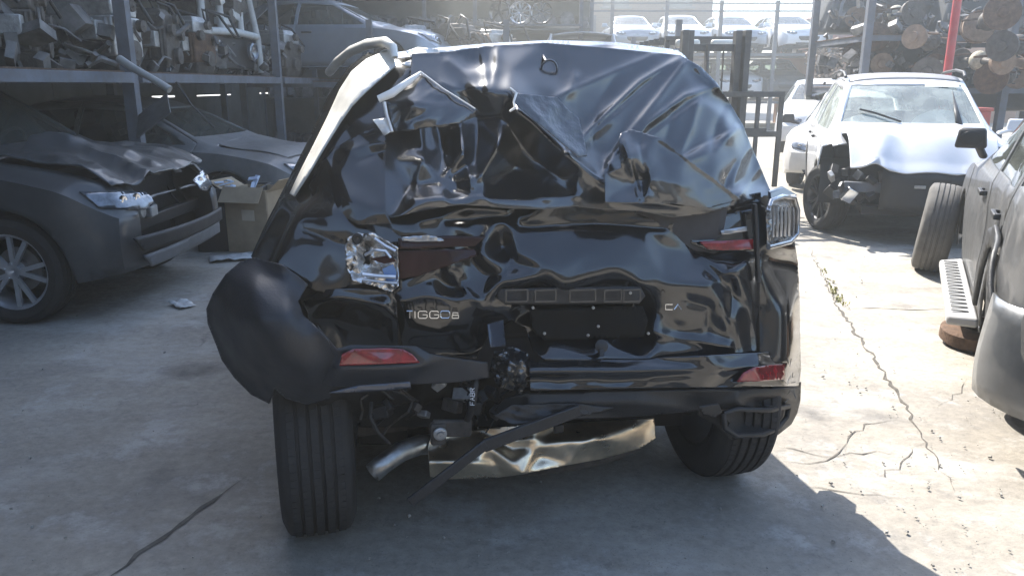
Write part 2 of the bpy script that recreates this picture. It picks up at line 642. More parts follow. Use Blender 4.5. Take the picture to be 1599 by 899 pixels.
def car_shell(S, ds=0.07):
    ft, fb, fw = smooth_interp(S['top']), smooth_interp(S['belt']), smooth_interp(S['wt'])
    y0, y1 = -S['ro'], S['wb'] + S['fo']
    ys = set(np.round(np.arange(y0, y1, ds), 4))
    for yc in (0, S['wb']):
        for a in np.linspace(0, PI, 15):
            ys.add(round(yc - S['aR'] * math.cos(a) * 1.0001, 4))
    for e, sg in ((y0, 1), (y1, -1)):
        for q in (0, .03, .07, .12, .18, .25, .33, .42):
            ys.add(round(e + sg * q, 4))
    ys = sorted(ys)
    ys = [y for i, y in enumerate(ys) if i == 0 or y - ys[i - 1] > 0.008]
    if ys[-1] < y1 - 1e-3:
        ys.append(y1)
    zs, W = S['zs'], S['W']
    rings = []
    nl, nu, nt = 7, 5, 6
    for y in ys:
        d = min(y - y0, y1 - y)
        e = 1 - 0.17 * max(0, 1 - d / 0.42) ** 2.4
        lift = 0.06 * max(0, 1 - d / 0.4)
        zb = zs + lift
        for yc in (0, S['wb']):
            if abs(y - yc) < S['aR']:
                zb = max(zb, S['tr'] + math.sqrt(S['aR']**2 - (y - yc)**2) * 0.97)
        zt, zbelt, wt = ft(y), fb(y), fw(y) * (0.4 + 0.6 * e)
        zbelt = min(zbelt, zt - 0.035)
        flare = 0.0
        for yc in (0, S['wb']):
            flare = max(flare, 0.018 * max(0, 1 - abs(abs(y - yc) - 0.1) / 0.55))
        half = []

        def sidex(z):
            t = (z - zs) / max(0.1, zbelt - zs)
            return (W * (0.945 + 0.055 * math.sin(PI * min(1, max(0, 0.12 + t * 0.72)))) + flare * (1 - t)) * e
        for k in range(nl):
            t = k / (nl - 1)
            z = zb + (zbelt - zb) * t
            half.append((sidex(z), z))
        xe, ze = wt, max(zbelt + 0.015, zt - 0.045)
        xb = half[-1][0]
        for k in range(1, nu + 1):
            t = k / nu
            x = xb - 0.015 + (xe - xb + 0.015) * t + 0.02 * math.sin(PI * t) * min(1, (ze - zbelt) * 2)
            half.append((x, zbelt + (ze - zbelt) * (t ** 0.95)))
        for k in range(1, nt + 1):
            t = k / nt
            x = xe * (1 - t)
            half.append((x, ze + (zt - ze) * (1 - (x / xe) ** 2.6)))
        rings.append((y, half))
    bm = bmesh.new()
    nh = nl + nu + nt
    grid = []
    for y, h in rings:
        row = [bm.verts.new((x, y, z)) for x, z in h] + [bm.verts.new((-x, y, z)) for x, z in reversed(h[:-1])]
        grid.append(row)
    n = len(grid[0])
    for a, b in zip(grid[:-1], grid[1:]):
        for k in range(n - 1):
            try:
                bm.faces.new((a[k], a[k + 1], b[k + 1], b[k]))
            except ValueError:
                pass
    M_ = 8
    for gi, sg in ((0, -1), (-1, 1)):
        row = grid[gi]
        y = rings[gi][0]
        rows = []
        for k in range(nh - 1):
            r_, l_ = row[k], row[n - 1 - k]
            line = [r_]
            for q in range(1, M_):
                x = r_.co.x * (1 - 2 * q / M_)
                bul = 0.10 * (1 - (x / max(0.05, r_.co.x)) ** 2)
                line.append(bm.verts.new((x, y + sg * bul * (0.5 + 0.5 * math.sin(PI * min(1, k / 8))), r_.co.z)))
            line.append(l_)
            rows.append(line)
        for a, b in zip(rows[:-1], rows[1:]):
            for q in range(M_):
                f = (a[q], a[q + 1], b[q + 1], b[q])
                try:
                    bm.faces.new(f)
                except ValueError:
                    pass
    bmesh.ops.remove_doubles(bm, verts=bm.verts, dist=0.001)
    bmesh.ops.recalc_face_normals(bm, faces=bm.faces)
    if sum(f.normal.z * f.calc_area() * (f.calc_center_median().z - 0.8) for f in bm.faces) < 0:
        bmesh.ops.reverse_faces(bm, faces=bm.faces)
    return bm


def poly_edges(poly):
    a = sum(poly[i][0] * poly[(i + 1) % len(poly)][1] - poly[(i + 1) % len(poly)][0] * poly[i][1] for i in range(len(poly)))
    return poly if a > 0 else list(reversed(poly))


def inset_poly(poly, g):
    poly = poly_edges(poly)
    n = len(poly)
    lines = []
    for i in range(n):
        a, b = Vector(poly[i]), Vector(poly[(i + 1) % n])
        d = (b - a).normalized()
        nn = Vector((-d.y, d.x))
        lines.append((a + nn * g, d))
    out = []
    for i in range(n):
        (p, d), (q, e) = lines[i - 1], lines[i]
        cr = d.x * e.y - d.y * e.x
        if abs(cr) < 1e-6:
            out.append(tuple(q))
            continue
        t = ((q.x - p.x) * e.y - (q.y - p.y) * e.x) / cr
        out.append(tuple(p + d * t))
    return out


def cut_part(bm, poly, ax, sel, gap=0.0):
    """cut the outline (seen along the third axis) out of the shell; returns the loose piece as a bmesh"""
    def knife(pl):
        pl = poly_edges(pl)
        for i in range(len(pl)):
            a, b = pl[i], pl[(i + 1) % len(pl)]
            co, no = [0, 0, 0], [0, 0, 0]
            co[ax[0]], co[ax[1]] = a
            no[ax[0]], no[ax[1]] = (b[1] - a[1]), -(b[0] - a[0])
            fs = [f for f in bm.faces if sel(f)]
            ge = set(fs)
            for f in fs:
                ge.update(f.edges)
                ge.update(f.verts)
            bmesh.ops.bisect_plane(bm, geom=list(ge), dist=1e-5, plane_co=co, plane_no=no)
    knife(poly)
    inner = poly
    if gap:
        inner = inset_poly(poly, gap)
        knife(inner)
    keep, drop = [], []
    for f in bm.faces:
        if not sel(f):
            continue
        c = f.calc_center_median()
        if in_poly(c[ax[0]], c[ax[1]], poly):
            (keep if in_poly(c[ax[0]], c[ax[1]], inner) else drop).append(f)
    nb = bmesh.new()
    mp = {}
    for f in keep:
        vs_ = []
        for v in f.verts:
            if v.index not in mp or True:
                key = tuple(round(q, 5) for q in v.co)
                if key not in mp:
                    mp[key] = nb.verts.new(v.co)
                vs_.append(mp[key])
        if len(set(vs_)) >= 3:
            try:
                nb.faces.new(vs_)
            except ValueError:
                pass
    bmesh.ops.delete(bm, geom=keep + drop, context='FACES')
    nb.normal_update()
    return nb


def shrink(bm, d):
    bm.normal_update()
    for v in bm.verts:
        v.co -= v.normal * d


TYRES = {}


def tyre_mesh(r=0.36, w=0.235, rim=0.24, n=56, grooves=4, depth=0.009):
    key = (r, w, rim, n)
    if key in TYRES:
        return TYRES[key]
    pr = []
    hw = w / 2
    pr += [(-hw * 0.80, rim * 0.98), (-hw * 0.97, rim + (r - rim) * 0.25), (-hw * 1.0, rim + (r - rim) * 0.55), (-hw * 0.96, r - 0.045), (-hw * 0.89, r - 0.024), (-hw * 0.80, r - 0.010)]
    tw = hw * 0.74
    span = 2 * tw / (grooves + 1)
    g = 0.006
    for i in range(grooves):
        x = -tw + span * (i + 1)
        pr += [(x - g, r - 0.006 * (x / tw) ** 2), (x - g * 0.8, r - depth), (x + g * 0.8, r - depth), (x + g, r - 0.006 * (x / tw) ** 2)]
    pr += [(hw * 0.80, r - 0.010), (hw * 0.89, r - 0.024), (hw * 0.96, r - 0.045), (hw, rim + (r - rim) * 0.55), (hw * 0.97, rim + (r - rim) * 0.25), (hw * 0.80, rim * 0.98)]
    me = MB().lathe(pr, n=n).mesh()
    TYRES[key] = me
    return me


RIMS = {}


def rim_mesh(rim=0.24, w=0.2, spokes=5, twin=True, n=40):
    key = (rim, w, spokes, twin)
    if key in RIMS:
        return RIMS[key]
    m = MB()
    m.lathe([(-w * .5, rim * 1.0), (-w * .5, rim * .95), (-w * .3, rim * .88), (w * .36, rim * .90), (w * .47, rim * .955), (w * .5, rim * 1.0)], n=n)
    for k in range(spokes):
        offs = (-0.16, 0.16) if twin else (0,)
        for o in offs:
            a0, a1 = 2 * PI * k / spokes + o * 0.55, 2 * PI * k / spokes + o * 1.5
            p0 = Vector((w * .34, math.cos(a0) * .045, math.sin(a0) * .045))
            p1 = Vector((w * .40, math.cos(a1) * rim * .93, math.sin(a1) * rim * .93))
            m.bar(p0, p1, 0.03 if twin else 0.05, 0.022, up=(1, 0, 0))
    m.lathe([(w * .30, 0.001), (w * .40, 0.03), (w * .40, 0.05), (w * .22, 0.065), (w * .05, 0.07)], n=20)
    for k in range(5):
        a = 2 * PI * k / 5 + .3
        m.cyl((w * .36, math.cos(a) * .055, math.sin(a) * .055), (w * .44, math.cos(a) * .055, math.sin(a) * .055), .008, n=6)
    me = m.mesh()
    RIMS[key] = me
    return me


def tread_mesh(r, w, n=84, grooves=4):
    """the blocks of the tread: cut ribs standing a little above the carcass"""
    m = MB()
    hw = w / 2
    tw = hw * .74
    span = 2 * tw / (grooves + 1)
    for j in range(grooves + 1):
        x = -tw + span * (j + .5)
        ww = span - .014
        dr = .006 * (x / tw) ** 2
        for k in range(n):
            a = 2 * PI * (k + .35 * (j % 2)) / n
            h = 2 * PI * r / n * (.86 if j in (0, grooves) else .93)
            c = Vector((x, math.cos(a) * (r - dr - .001), math.sin(a) * (r - dr - .001)))
            m.box(c, (ww, h, .004), (a - PI / 2, 0, 0))
    return m.mesh()


def disc_mesh():
    if 'd' not in RIMS:
        RIMS['d'] = MB().lathe([(-.02, .02), (-.02, .15), (.0, .15), (.0, .08), (.03, .075), (.035, .02)], n=28).mesh()
    return RIMS['d']


def wheel(parent, loc, side, mats, r=0.36, w=0.235, rim=0.24, spokes=5, twin=True, rot=None, n=56, tread=False):
    """side +1: outer face towards +x. wheel > tyre, rim, brake_disc"""
    ty = bpy.data.objects.new('wheel', None)
    COL.objects.link(ty)
    ty.parent = parent
    ty.location = loc
    ty.rotation_euler = rot if rot else (0, 0, 0 if side > 0 else PI)
    tyre_o = link('tyre', tyre_mesh(r, w, rim, n), mats['rubber'], ty, 40)
    if tread:
        tb = link('tread_blocks', tread_mesh(r, w), mats['rubber'], ty, 30)
        tb['kind'] = 'stuff'
    rm = link('rim', rim_mesh(rim, w * .85, spokes, twin), mats['rim'], ty, 35)
    bd = link('brake_disc', disc_mesh(), mats['disc'], ty, 35)
    return ty


def build_car(name, label, cat, S, loc, rotz, paint, M_, group=None, ds=0.07, deform=None, skip=(), wheels=None, hood_fn=None,
              rim_kw=None, glass='glass', wheel_rot=None, light='lamp', grille_kw=None, z=0.0, detail=1, trim=None):
    root = thing(name, label, cat, (loc[0], loc[1], z), rotz, group)
    bm = car_shell(S, ds)
    parts = {}
    rim_kw = rim_kw or {}
    wb = S['wb']
    y1 = wb + S['fo']

    def side_sel(s):
        return lambda f: f.calc_center_median().x * s > 0.3 and f.normal.x * s > 0.25

    def front_sel(f):
        c = f.calc_center_median()
        return S['shield_y'][0] < c.y < S['shield_y'][1] and f.normal.y > 0.12 and c.z > S['belt'][2][1] and abs(f.normal.x) < 0.85

    def back_sel(f):
        c = f.calc_center_median()
        return c.y < 0.45 and f.normal.y < -0.2 and c.z > 0.9

    def top_sel(f):
        c = f.calc_center_median()
        return c.y > S['shield_y'][1] - 0.12 and f.normal.z > 0.35 and c.z > 0.6
    loose = []
    if 'shield' not in skip:
        loose.append(('windshield', cut_part(bm, S['shield'], (0, 2), front_sel)))
    if 'back' not in skip:
        loose.append(('rear_window', cut_part(bm, S['back'], (0, 2), back_sel)))
    for s in (1, -1):
        for pl in S['side']:
            loose.append(('side_window', cut_part(bm, pl, (1, 2), side_sel(s))))
    panels = []
    if detail:
        for s in (1, -1):
            for k, pl in enumerate(S['doors']):
                panels.append(('door', cut_part(bm, pl, (1, 2), side_sel(s), gap=0.006), s, k))
        panels.append(('hood', cut_part(bm, S['hood'], (0, 1), top_sel, gap=0.006), 0, 0))
    if deform:
        for b in [bm] + [p[1] for p in panels] + [p[1] for p in loose]:
            for v in b.verts:
                v.co = Vector(deform(v.co.copy()))
    from mathutils.bvhtree import BVHTree
    bvh = BVHTree.FromBMesh(bm)
    body = link('body', bm_mesh(bm), paint, root, 32, solid=0.012)
    parts['body'] = body
    gl_no = 0
    for nm, b in loose:
        if len(b.faces) == 0:
            b.free()
            continue
        if nm in skip:
            b.free()
            continue
        shrink(b, 0.008)
        o = link(nm, bm_mesh(b), M_[glass], root, 60)
        parts.setdefault(nm, []).append(o)
    for nm, b, s, k in panels:
        if len(b.faces) == 0:
            b.free()
            continue
        if nm == 'hood' and hood_fn:
            bmesh.ops.subdivide_edges(b, edges=b.edges, cuts=3, use_grid_fill=True)
            for v in b.verts:
                v.co = Vector(hood_fn(v.co.copy()))
        if (nm, s, k) in skip or nm in skip:
            b.free()
            continue
        o = link(nm, bm_mesh(b), paint, root, 32, solid=0.012)
        parts.setdefault(nm, []).append(o)
        if nm == 'door':
            pl = S['doors'][k]
            yh = min(p[0] for p in pl) + (0.22 if k == 0 else 0.32)
            zh = S['belt'][2][1] - 0.10
            hit = bvh.ray_cast(Vector((s * 2, yh, zh)), Vector((-s, 0, 0)))[0]
            x = S['W'] * 0.985 * s
            h = MB()
            h.box((x + s * 0.02, yh, zh), (0.022, 0.19, 0.028))
            h.box((x + s * 0.006, yh - 0.075, zh), (0.03, 0.03, 0.03))
            h.box((x + s * 0.006, yh + 0.075, zh), (0.03, 0.03, 0.03))
            h.build('handle', M_.get('handle', paint), o, 35, 0.006)
    # wheels and wheel wells
    tr = S['tr']
    kw = dict(r=tr, w=0.225, rim=tr * 0.66)
    kw.update(rim_kw)
    tag_w = wheels if wheels is not None else ('fl', 'fr', 'rl', 'rr')
    for nm, x, y, s in (('fr', 1, wb, 1), ('fl', -1, wb, -1), ('rr', 1, 0, 1), ('rl', -1, 0, -1)):
        xx = x * (S['W'] - 0.135)
        if nm in tag_w:
            wheel(root, (xx, y, tr), s, M_, rot=(wheel_rot or {}).get(nm), **kw)
        well = MB()
        k0 = 14
        pts = [(y + S['aR'] * 1.02 * math.cos(PI * i / k0), tr + S['aR'] * 0.99 * math.sin(PI * i / k0)) for i in range(k0 + 1)]
        vv = [(x * (S['W'] - 0.03), a, b) for a, b in pts] + [(x * (S['W'] - 0.40), a, b) for a, b in pts]
        ff = [(i, i + 1, k0 + 2 + i, k0 + 1 + i) for i in range(k0)] + [tuple(range(k0 + 1, 2 * k0 + 2))]
        well.add(vv, ff)
        well.build('wheel_well', M_['underbody'], root, 40)
    fl = MB()
    fl.box((0, (wb) / 2, S['zs'] + 0.05), (2 * S['W'] - 0.18, wb - 2 * S['aR'] - 0.02, 0.06))
    fl.box((0, wb / 2, S['zs'] + 0.06), (2 * S['W'] - 0.86, wb + S['fo'] + S['ro'] - 0.35, 0.08))
    fl.build('floor_pan', M_['underbody'], root, 35)
    # interior
    zb = S['belt'][2][1]
    it = MB()
    it.box((0, S['shield_y'][1] - 0.42, zb - 0.08), (S['W'] * 1.5, 0.5, 0.16))
    it.box((0, S['shield_y'][1] - 0.30, zb - 0.30), (S['W'] * 1.6, 0.3, 0.4))
    it.build('dashboard', M_['interior'], root, 35, 0.03)
    for x in (-.36, .36):
        st = MB()
        st.box((x, 1.12, zb - 0.42), (.48, .5, .16))
        st.box((x, .86, zb - 0.08), (.46, .14, .58), rot=(0.22, 0, 0))
        st.box((x, .80, zb + 0.28), (.26, .10, .18), rot=(0.15, 0, 0))
        st.build('seat', M_['interior'], root, 40, 0.04)
    st = MB()
    st.box((0, .02, zb - 0.38), (1.2, .5, .2))
    st.box((0, -.22, zb - 0.08), (1.2, .14, .5), rot=(0.2, 0, 0))
    st.build('rear_seat', M_['interior'], root, 40, 0.04)
    sw = MB()
    ctr = Vector((-.36, S['shield_y'][1] - 0.72, zb + 0.02))
    sw.tube([ctr + Vector((math.cos(a) * .18, math.sin(a) * .06, math.sin(a) * .17)) for a in np.linspace(0, 2 * PI, 17)], .014, 6, False)
    sw.build('steering_wheel', M_['interior'], root, 60)
    return root, parts, bvh


def face_patch(name, bvh, poly, ax, frm, direc, material, parent, off=0.004, step=0.03, thick=0.012, smooth=50, fn=None):
    """a piece that lies on the body: outline in two axes, dropped onto the shell along the third"""
    d = Vector(direc)
    pts = []
    n = len(poly)
    for i in range(n):
        a, b = Vector(poly[i]), Vector(poly[(i + 1) % n])
        k = max(1, int((b - a).length / step))
        for q in range(k):
            pts.append(a.lerp(b, q / k))
    nb = len(pts)
    pl = [tuple(p) for p in pts]
    x0, x1 = min(p[0] for p in pl), max(p[0] for p in pl)
    y0, y1 = min(p[1] for p in pl), max(p[1] for p in pl)
    x = x0 + step * .5
    while x < x1:
        y = y0 + step * .5
        while y < y1:
            if in_poly(x, y, pl):
                pts.append(Vector((x, y)))
            y += step
        x += step
    r = delaunay_2d_cdt(pts, [(i, (i + 1) % nb) for i in range(nb)], [], 1, 1e-5)
    vv, last = [], None
    k3 = 3 - ax[0] - ax[1]
    bad = set()
    for i, p in enumerate(r[0]):
        o = [0, 0, 0]
        o[ax[0]], o[ax[1]], o[k3] = p.x, p.y, frm
        h = bvh.ray_cast(Vector(o), d)[0]
        if h is None:
            if last is None:
                bad.add(i)
                vv.append(Vector(o) + d * abs(frm) * .5)
                continue
            c = [0, 0, 0]
            c[ax[0]], c[ax[1]], c[k3] = p.x, p.y, last
            vv.append(Vector(c) - d * off)
        else:
            last = h[k3]
            vv.append(h - d * off)
    if fn:
        vv = [Vector(fn(v)) for v in vv]
    me = bpy.data.meshes.new('mesh')
    me.from_pydata(vv, [], [f for f in r[2] if not any(q in bad for q in f)])
    bm = bmesh.new()
    bm.from_mesh(me)
    bmesh.ops.recalc_face_normals(bm, faces=bm.faces)
    if sum((f.normal.dot(d)) * f.calc_area() for f in bm.faces) > 0:
        bmesh.ops.reverse_faces(bm, faces=bm.faces)
    bm.to_mesh(me)
    bm.free()
    return link(name, me, material, parent, smooth, solid=-thick)


def front_lights(root, bvh, S, M_, z=0.74, x0=.46, x1=.80, h=.12, lamp='lamp', fn=None):
    y = S['wb'] + S['fo'] + 1.5
    for s in (1, -1):
        pl = [(s * x0, z - h * .3), (s * (x0 + .12), z - h * .5), (s * x1, z - h * .1), (s * (x1 + .01), z + h * .6), (s * (x0 + .15), z + h * .35), (s * x0, z + h * .15)]
        o = face_patch('headlight', bvh, pl, (0, 2), y, (0, -1, 0), M_[lamp], root, fn=fn)
        c = o.data.vertices[len(o.data.vertices) // 2].co
        for q in (0.3, 0.62):
            lens = MB()
            xx, zz = s * (x0 + (x1 - x0) * q), z + h * .08 * q
            hit = bvh.ray_cast(Vector((xx, y, zz)), Vector((0, -1, 0)))[0]
            if hit is not None:
                hit = Vector(fn(hit)) if fn else hit
                lens.lathe([(.012, .001), (.018, .022), (.016, .036), (.0, .04)], origin=hit, axis=(0, 1, 0), n=16)
            if lens.v:
                lens.build('bulb', M_['chrome'], o, 50)


def front_grille(root, bvh, S, M_, z=.66, w=.42, h=.10, low=True, fn=None):
    y = S['wb'] + S['fo'] + 1.5
    face_patch('grille', bvh, [(-w, z - h * .3), (-w * .8, z - h), (w * .8, z - h), (w, z - h * .3), (w, z + h * .35), (-w, z + h * .35)], (0, 2), y, (0, -1, 0), M_['grille'], root, fn=fn)
    if low:
        face_patch('lower_grille', bvh, [(-w * 1.25, z - h * 1.7), (-w * 1.1, z - h * 2.6), (w * 1.1, z - h * 2.6), (w * 1.25, z - h * 1.7)], (0, 2), y, (0, -1, 0), M_['grille'], root, fn=fn)


def mirrors(root, S, M_, paint, sides=(1, -1), out=.12, up=.10):
    zb = S['belt'][2][1]
    for s in sides:
        m = MB()
        m.box((s * (S['W'] + out), S['shield_y'][1] - .45, zb + up), (.20, .09, .14), (0, 0, s * .15), taper=.82)
        m.bar((s * (S['W'] - .06), S['shield_y'][1] - .42, zb + .02), (s * (S['W'] + out - .04), S['shield_y'][1] - .45, zb + up - .04), .07, .04)
        o = m.build('mirror', paint, root, 50, .028)
        g = MB()
        g.ell((s * (S['W'] + out), S['shield_y'][1] - .497, zb + up), (.08, .008, .052), 14, 8)
        g.build('mirror_glass', M_['chrome'], o, 60)
# ------------------------------------------------------------------ shared materials
rubber = mat('tyre rubber', (0.022, 0.021, 0.02), 0.75, var=0.25, vscale=9, dust=0.35, dustcol=(.09, .085, .08), bump=0.15, bscale=90)
steel = mat('painted rack steel', (0.10, 0.12, 0.15), 0.55, metal=0.2, var=0.25, vscale=5, dust=0.5, dustcol=(.16, .12, .09))
rust = mat('rusty iron', (0.11, 0.065, 0.04), 0.85, metal=0.2, var=0.5, vscale=14, bump=0.4, bscale=60)
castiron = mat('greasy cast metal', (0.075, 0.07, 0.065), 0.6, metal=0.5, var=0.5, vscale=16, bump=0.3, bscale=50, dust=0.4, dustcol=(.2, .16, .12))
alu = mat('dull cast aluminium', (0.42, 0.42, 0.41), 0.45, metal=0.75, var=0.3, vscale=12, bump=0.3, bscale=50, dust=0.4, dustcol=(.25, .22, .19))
chrome = mat('bright chrome', (0.75, 0.76, 0.78), 0.12, metal=1.0, var=0.1, vscale=10)
underbody = mat('underbody black', (0.012, 0.012, 0.013), 0.8, var=0.4, vscale=8, dust=0.3, dustcol=(.07, .06, .05))
interior_m = mat('grey interior cloth', (0.05, 0.05, 0.055), 0.85, var=0.2, vscale=10)
grille_m = mat('black grille plastic', (0.012, 0.012, 0.013), 0.5, var=0.3, vscale=30)
lamp_m = mat('headlamp lens', (0.14, 0.155, 0.175), 0.10, metal=0.4, coat=1.0, var=0.6, vscale=16)
glass_m = glass_mat('car glass', (0.55, 0.62, 0.58), 0.5, filmfac=0.10)
disc_m = mat('brake disc steel', (0.3, 0.28, 0.26), 0.45, metal=0.8, var=0.3)
rim_silver = mat('rim silver', (0.62, 0.63, 0.65), 0.28, metal=0.7, var=0.15, dust=0.2)
rim_black = mat('rim black', (0.03, 0.03, 0.034), 0.3, metal=0.4, var=0.2, dust=0.25, coat=0.4)
blackplastic = mat('black textured plastic', (0.014, 0.0145, 0.016), 0.5, var=0.2, bump=0.12, bscale=160, dust=0.12, dustcol=(.1, .1, .1))
CM = dict(rubber=rubber, rim=rim_silver, disc=disc_m, chrome=chrome, underbody=underbody, interior=interior_m, grille=grille_m,
          lamp=lamp_m, glass=glass_m, handle=blackplastic)

# ------------------------------------------------------------------ ground
gm = bpy.data.materials.new('yard concrete')
gm.use_nodes = True
nt = gm.node_tree
gb = nt.nodes['Principled BSDF']
GN, GL = nt.nodes.new, nt.links.new
tc = GN('ShaderNodeTexCoord')


def gnoise(sc, det=8, ro=0.6, stretch=None):
    n = GN('ShaderNodeTexNoise')
    n.inputs['Scale'].default_value = sc
    n.inputs['Detail'].default_value = det
    n.inputs['Roughness'].default_value = ro
    if stretch:
        mp = GN('ShaderNodeMapping')
        mp.inputs['Scale'].default_value = stretch
        mp.inputs['Rotation'].default_value = (0, 0, 0.5)
        GL(tc.outputs['Object'], mp.inputs['Vector'])
        GL(mp.outputs[0], n.inputs['Vector'])
    else:
        GL(tc.outputs['Object'], n.inputs['Vector'])
    return n


def gramp(src, p0, c0, p1, c1):
    r = GN('ShaderNodeValToRGB')
    r.color_ramp.elements[0].position, r.color_ramp.elements[1].position = p0, p1
    r.color_ramp.elements[0].color, r.color_ramp.elements[1].color = (*c0, 1), (*c1, 1)
    GL(src, r.inputs['Fac'])
    return r.outputs['Color']


def gmix(fac, a, b, mode='MIX'):
    m = GN('ShaderNodeMixRGB')
    m.blend_type = mode
    for s, i in ((fac, 0), (a, 1), (b, 2)):
        if isinstance(s, (int, float)):
            m.inputs[i].default_value = s
        elif isinstance(s, tuple):
            m.inputs[i].default_value = (*s, 1)
        else:
            GL(s, m.inputs[i])
    return m.outputs[0]


base = gramp(gnoise(0.55, 9, .62).outputs['Fac'], .35, (.265, .24, .20), .68, (.39, .36, .305))
fine = gramp(gnoise(22, 8, .7).outputs['Fac'], .3, (.74, .74, .74), .72, (1.12, 1.11, 1.1))
c1 = gmix(1.0, base, fine, 'MULTIPLY')
stain = gramp(gnoise(1.3, 10, .68).outputs['Fac'], .48, (0, 0, 0), .70, (.7, .7, .7))
c2 = gmix(stain, c1, (.13, .125, .12))
streak = gramp(gnoise(1.1, 9, .7, (0.8, 1.7, 1)).outputs['Fac'], .50, (0, 0, 0), .70, (.7, .7, .7))
c3 = gmix(streak, c2, (.47, .45, .41))
chalk = gramp(gnoise(2.6, 12, .74).outputs['Fac'], .53, (0, 0, 0), .62, (.45, .45, .45))
c3 = gmix(chalk, c3, (.50, .48, .44))
pit = gramp(gnoise(9, 12, .75).outputs['Fac'], .56, (0, 0, 0), .66, (.55, .55, .55))
c3 = gmix(pit, c3, (.15, .14, .125))
grit = gramp(gnoise(140, 3, .6).outputs['Fac'], .62, (0, 0, 0), .70, (.7, .7, .7))
oil = gramp(gnoise(.9, 7, .6).outputs['Fac'], .60, (0, 0, 0), .70, (.75, .75, .75))
c3 = gmix(oil, c3, (.075, .07, .066))
c4 = gmix(grit, c3, (.12, .11, .10))
vo = GN('ShaderNodeTexVoronoi')
vo.feature = 'DISTANCE_TO_EDGE'
vo.inputs['Scale'].default_value = 0.42
wob = gnoise(2.2, 6, .6)
vadd = GN('ShaderNodeVectorMath')
vadd.operation = 'MULTIPLY_ADD'
GL(wob.outputs['Color'], vadd.inputs[0])
vadd.inputs[1].default_value = (.55, .55, .55)
GL(tc.outputs['Object'], vadd.inputs[2])
GL(vadd.outputs[0], vo.inputs['Vector'])
ck = gramp(vo.outputs['Distance'], .001, (.75, .75, .75), .006, (0, 0, 0))
ckm = gramp(gnoise(.8, 4).outputs['Fac'], .62, (0, 0, 0), .68, (.6, .6, .6))
ckf = gmix(1.0, ck, ckm, 'MULTIPLY')
c5 = gmix(ckf, c4, (.05, .045, .04))
GL(c5, gb.inputs['Base Color'])
gb.inputs['Roughness'].default_value = 0.8
gb.inputs['Specular IOR Level'].default_value = 0.35
hsum = GN('ShaderNodeMath')
hsum.operation = 'MULTIPLY_ADD'
GL(gnoise(30, 9, .7).outputs['Fac'], hsum.inputs[0])
hsum.inputs[1].default_value = 0.5
GL(gnoise(5, 6, .6).outputs['Fac'], hsum.inputs[2])
bp = GN('ShaderNodeBump')
bp.inputs['Strength'].default_value = 0.35
bp.inputs['Distance'].default_value = 0.03
GL(hsum.outputs[0], bp.inputs['Height'])
GL(bp.outputs[0], gb.inputs['Normal'])

bm = bmesh.new()
gxs = [-150, -80, -40, -16] + [x * 0.5 for x in range(-16, 21)] + [16, 40, 80, 150]
gys = [-150, -80, -40, -12] + [y * 0.5 for y in range(-8, 37)] + [24, 40, 80, 150]
gv = [[bm.verts.new((x, y, 0.010 * noise.noise(Vector((x * .35, y * .35, 2))) if -8 < x < 10 and -4 < y < 18 else 0)) for x in gxs] for y in gys]
for j in range(len(gys) - 1):
    for i in range(len(gxs) - 1):
        bm.faces.new((gv[j][i], gv[j][i + 1], gv[j + 1][i + 1], gv[j + 1][i]))
ground = link('ground', bm_mesh(bm), gm, None, 180)
tag(ground, 'cracked pale concrete floor of the scrap yard', kind='structure')

dirt = mat('dark dirt in joint', (0.10, 0.09, 0.075), 0.95, var=0.4, vscale=20, bump=0.4)
weed_m = mat('yellow green weed', (0.26, 0.25, 0.08), 0.7, var=0.4, vscale=30)


def crack(pts, w, name='crack', jit=0.03, seed=1):
    """an open joint or crack in the slab: an uneven strip of dirt just above the concrete"""
    rnd = random.Random(seed)
    P = []
    for a, b in zip(pts[:-1], pts[1:]):
        a, b = Vector(a), Vector(b)
        k = max(2, int((b - a).length / 0.05))
        for q in range(k):
            p = a.lerp(b, q / k)
            P.append(p + Vector((rnd.uniform(-jit, jit), rnd.uniform(-jit, jit), 0)) * .6)
    P.append(Vector(pts[-1]))
    vv, ff = [], []
    for i, p in enumerate(P):
        d = (P[min(i + 1, len(P) - 1)] - P[max(i - 1, 0)])
        d.z = 0
        d.normalize()
        s = Vector((-d.y, d.x, 0))
        t = min(1, 4 * i / len(P), 4 * (len(P) - 1 - i) / len(P) + .1)
        ww = w * .6 * (0.15 + rnd.random()) * t
        z = 0.014
        for e in (-1, 1):
            q = p + s * ww * e * .5
            vv.append((q.x, q.y, 0.010 * noise.noise(Vector((q.x * .35, q.y * .35, 2))) + 0.003))
    for i in range(len(P) - 1):
        ff.append((2 * i, 2 * i + 1, 2 * i + 3, 2 * i + 2))
    me = bpy.data.meshes.new('mesh')
    me.from_pydata(vv, [], ff)
    bm = bmesh.new()
    bm.from_mesh(me)
    bmesh.ops.recalc_face_normals(bm, faces=bm.faces)
    if sum(f.normal.z for f in bm.faces) < 0:
        bmesh.ops.reverse_faces(bm, faces=bm.faces)
    bm.to_mesh(me)
    bm.free()
    return link(name, me, dirt, ground, None)


def gz(*pp):
    return [at_z(x, y) for x, y in pp]


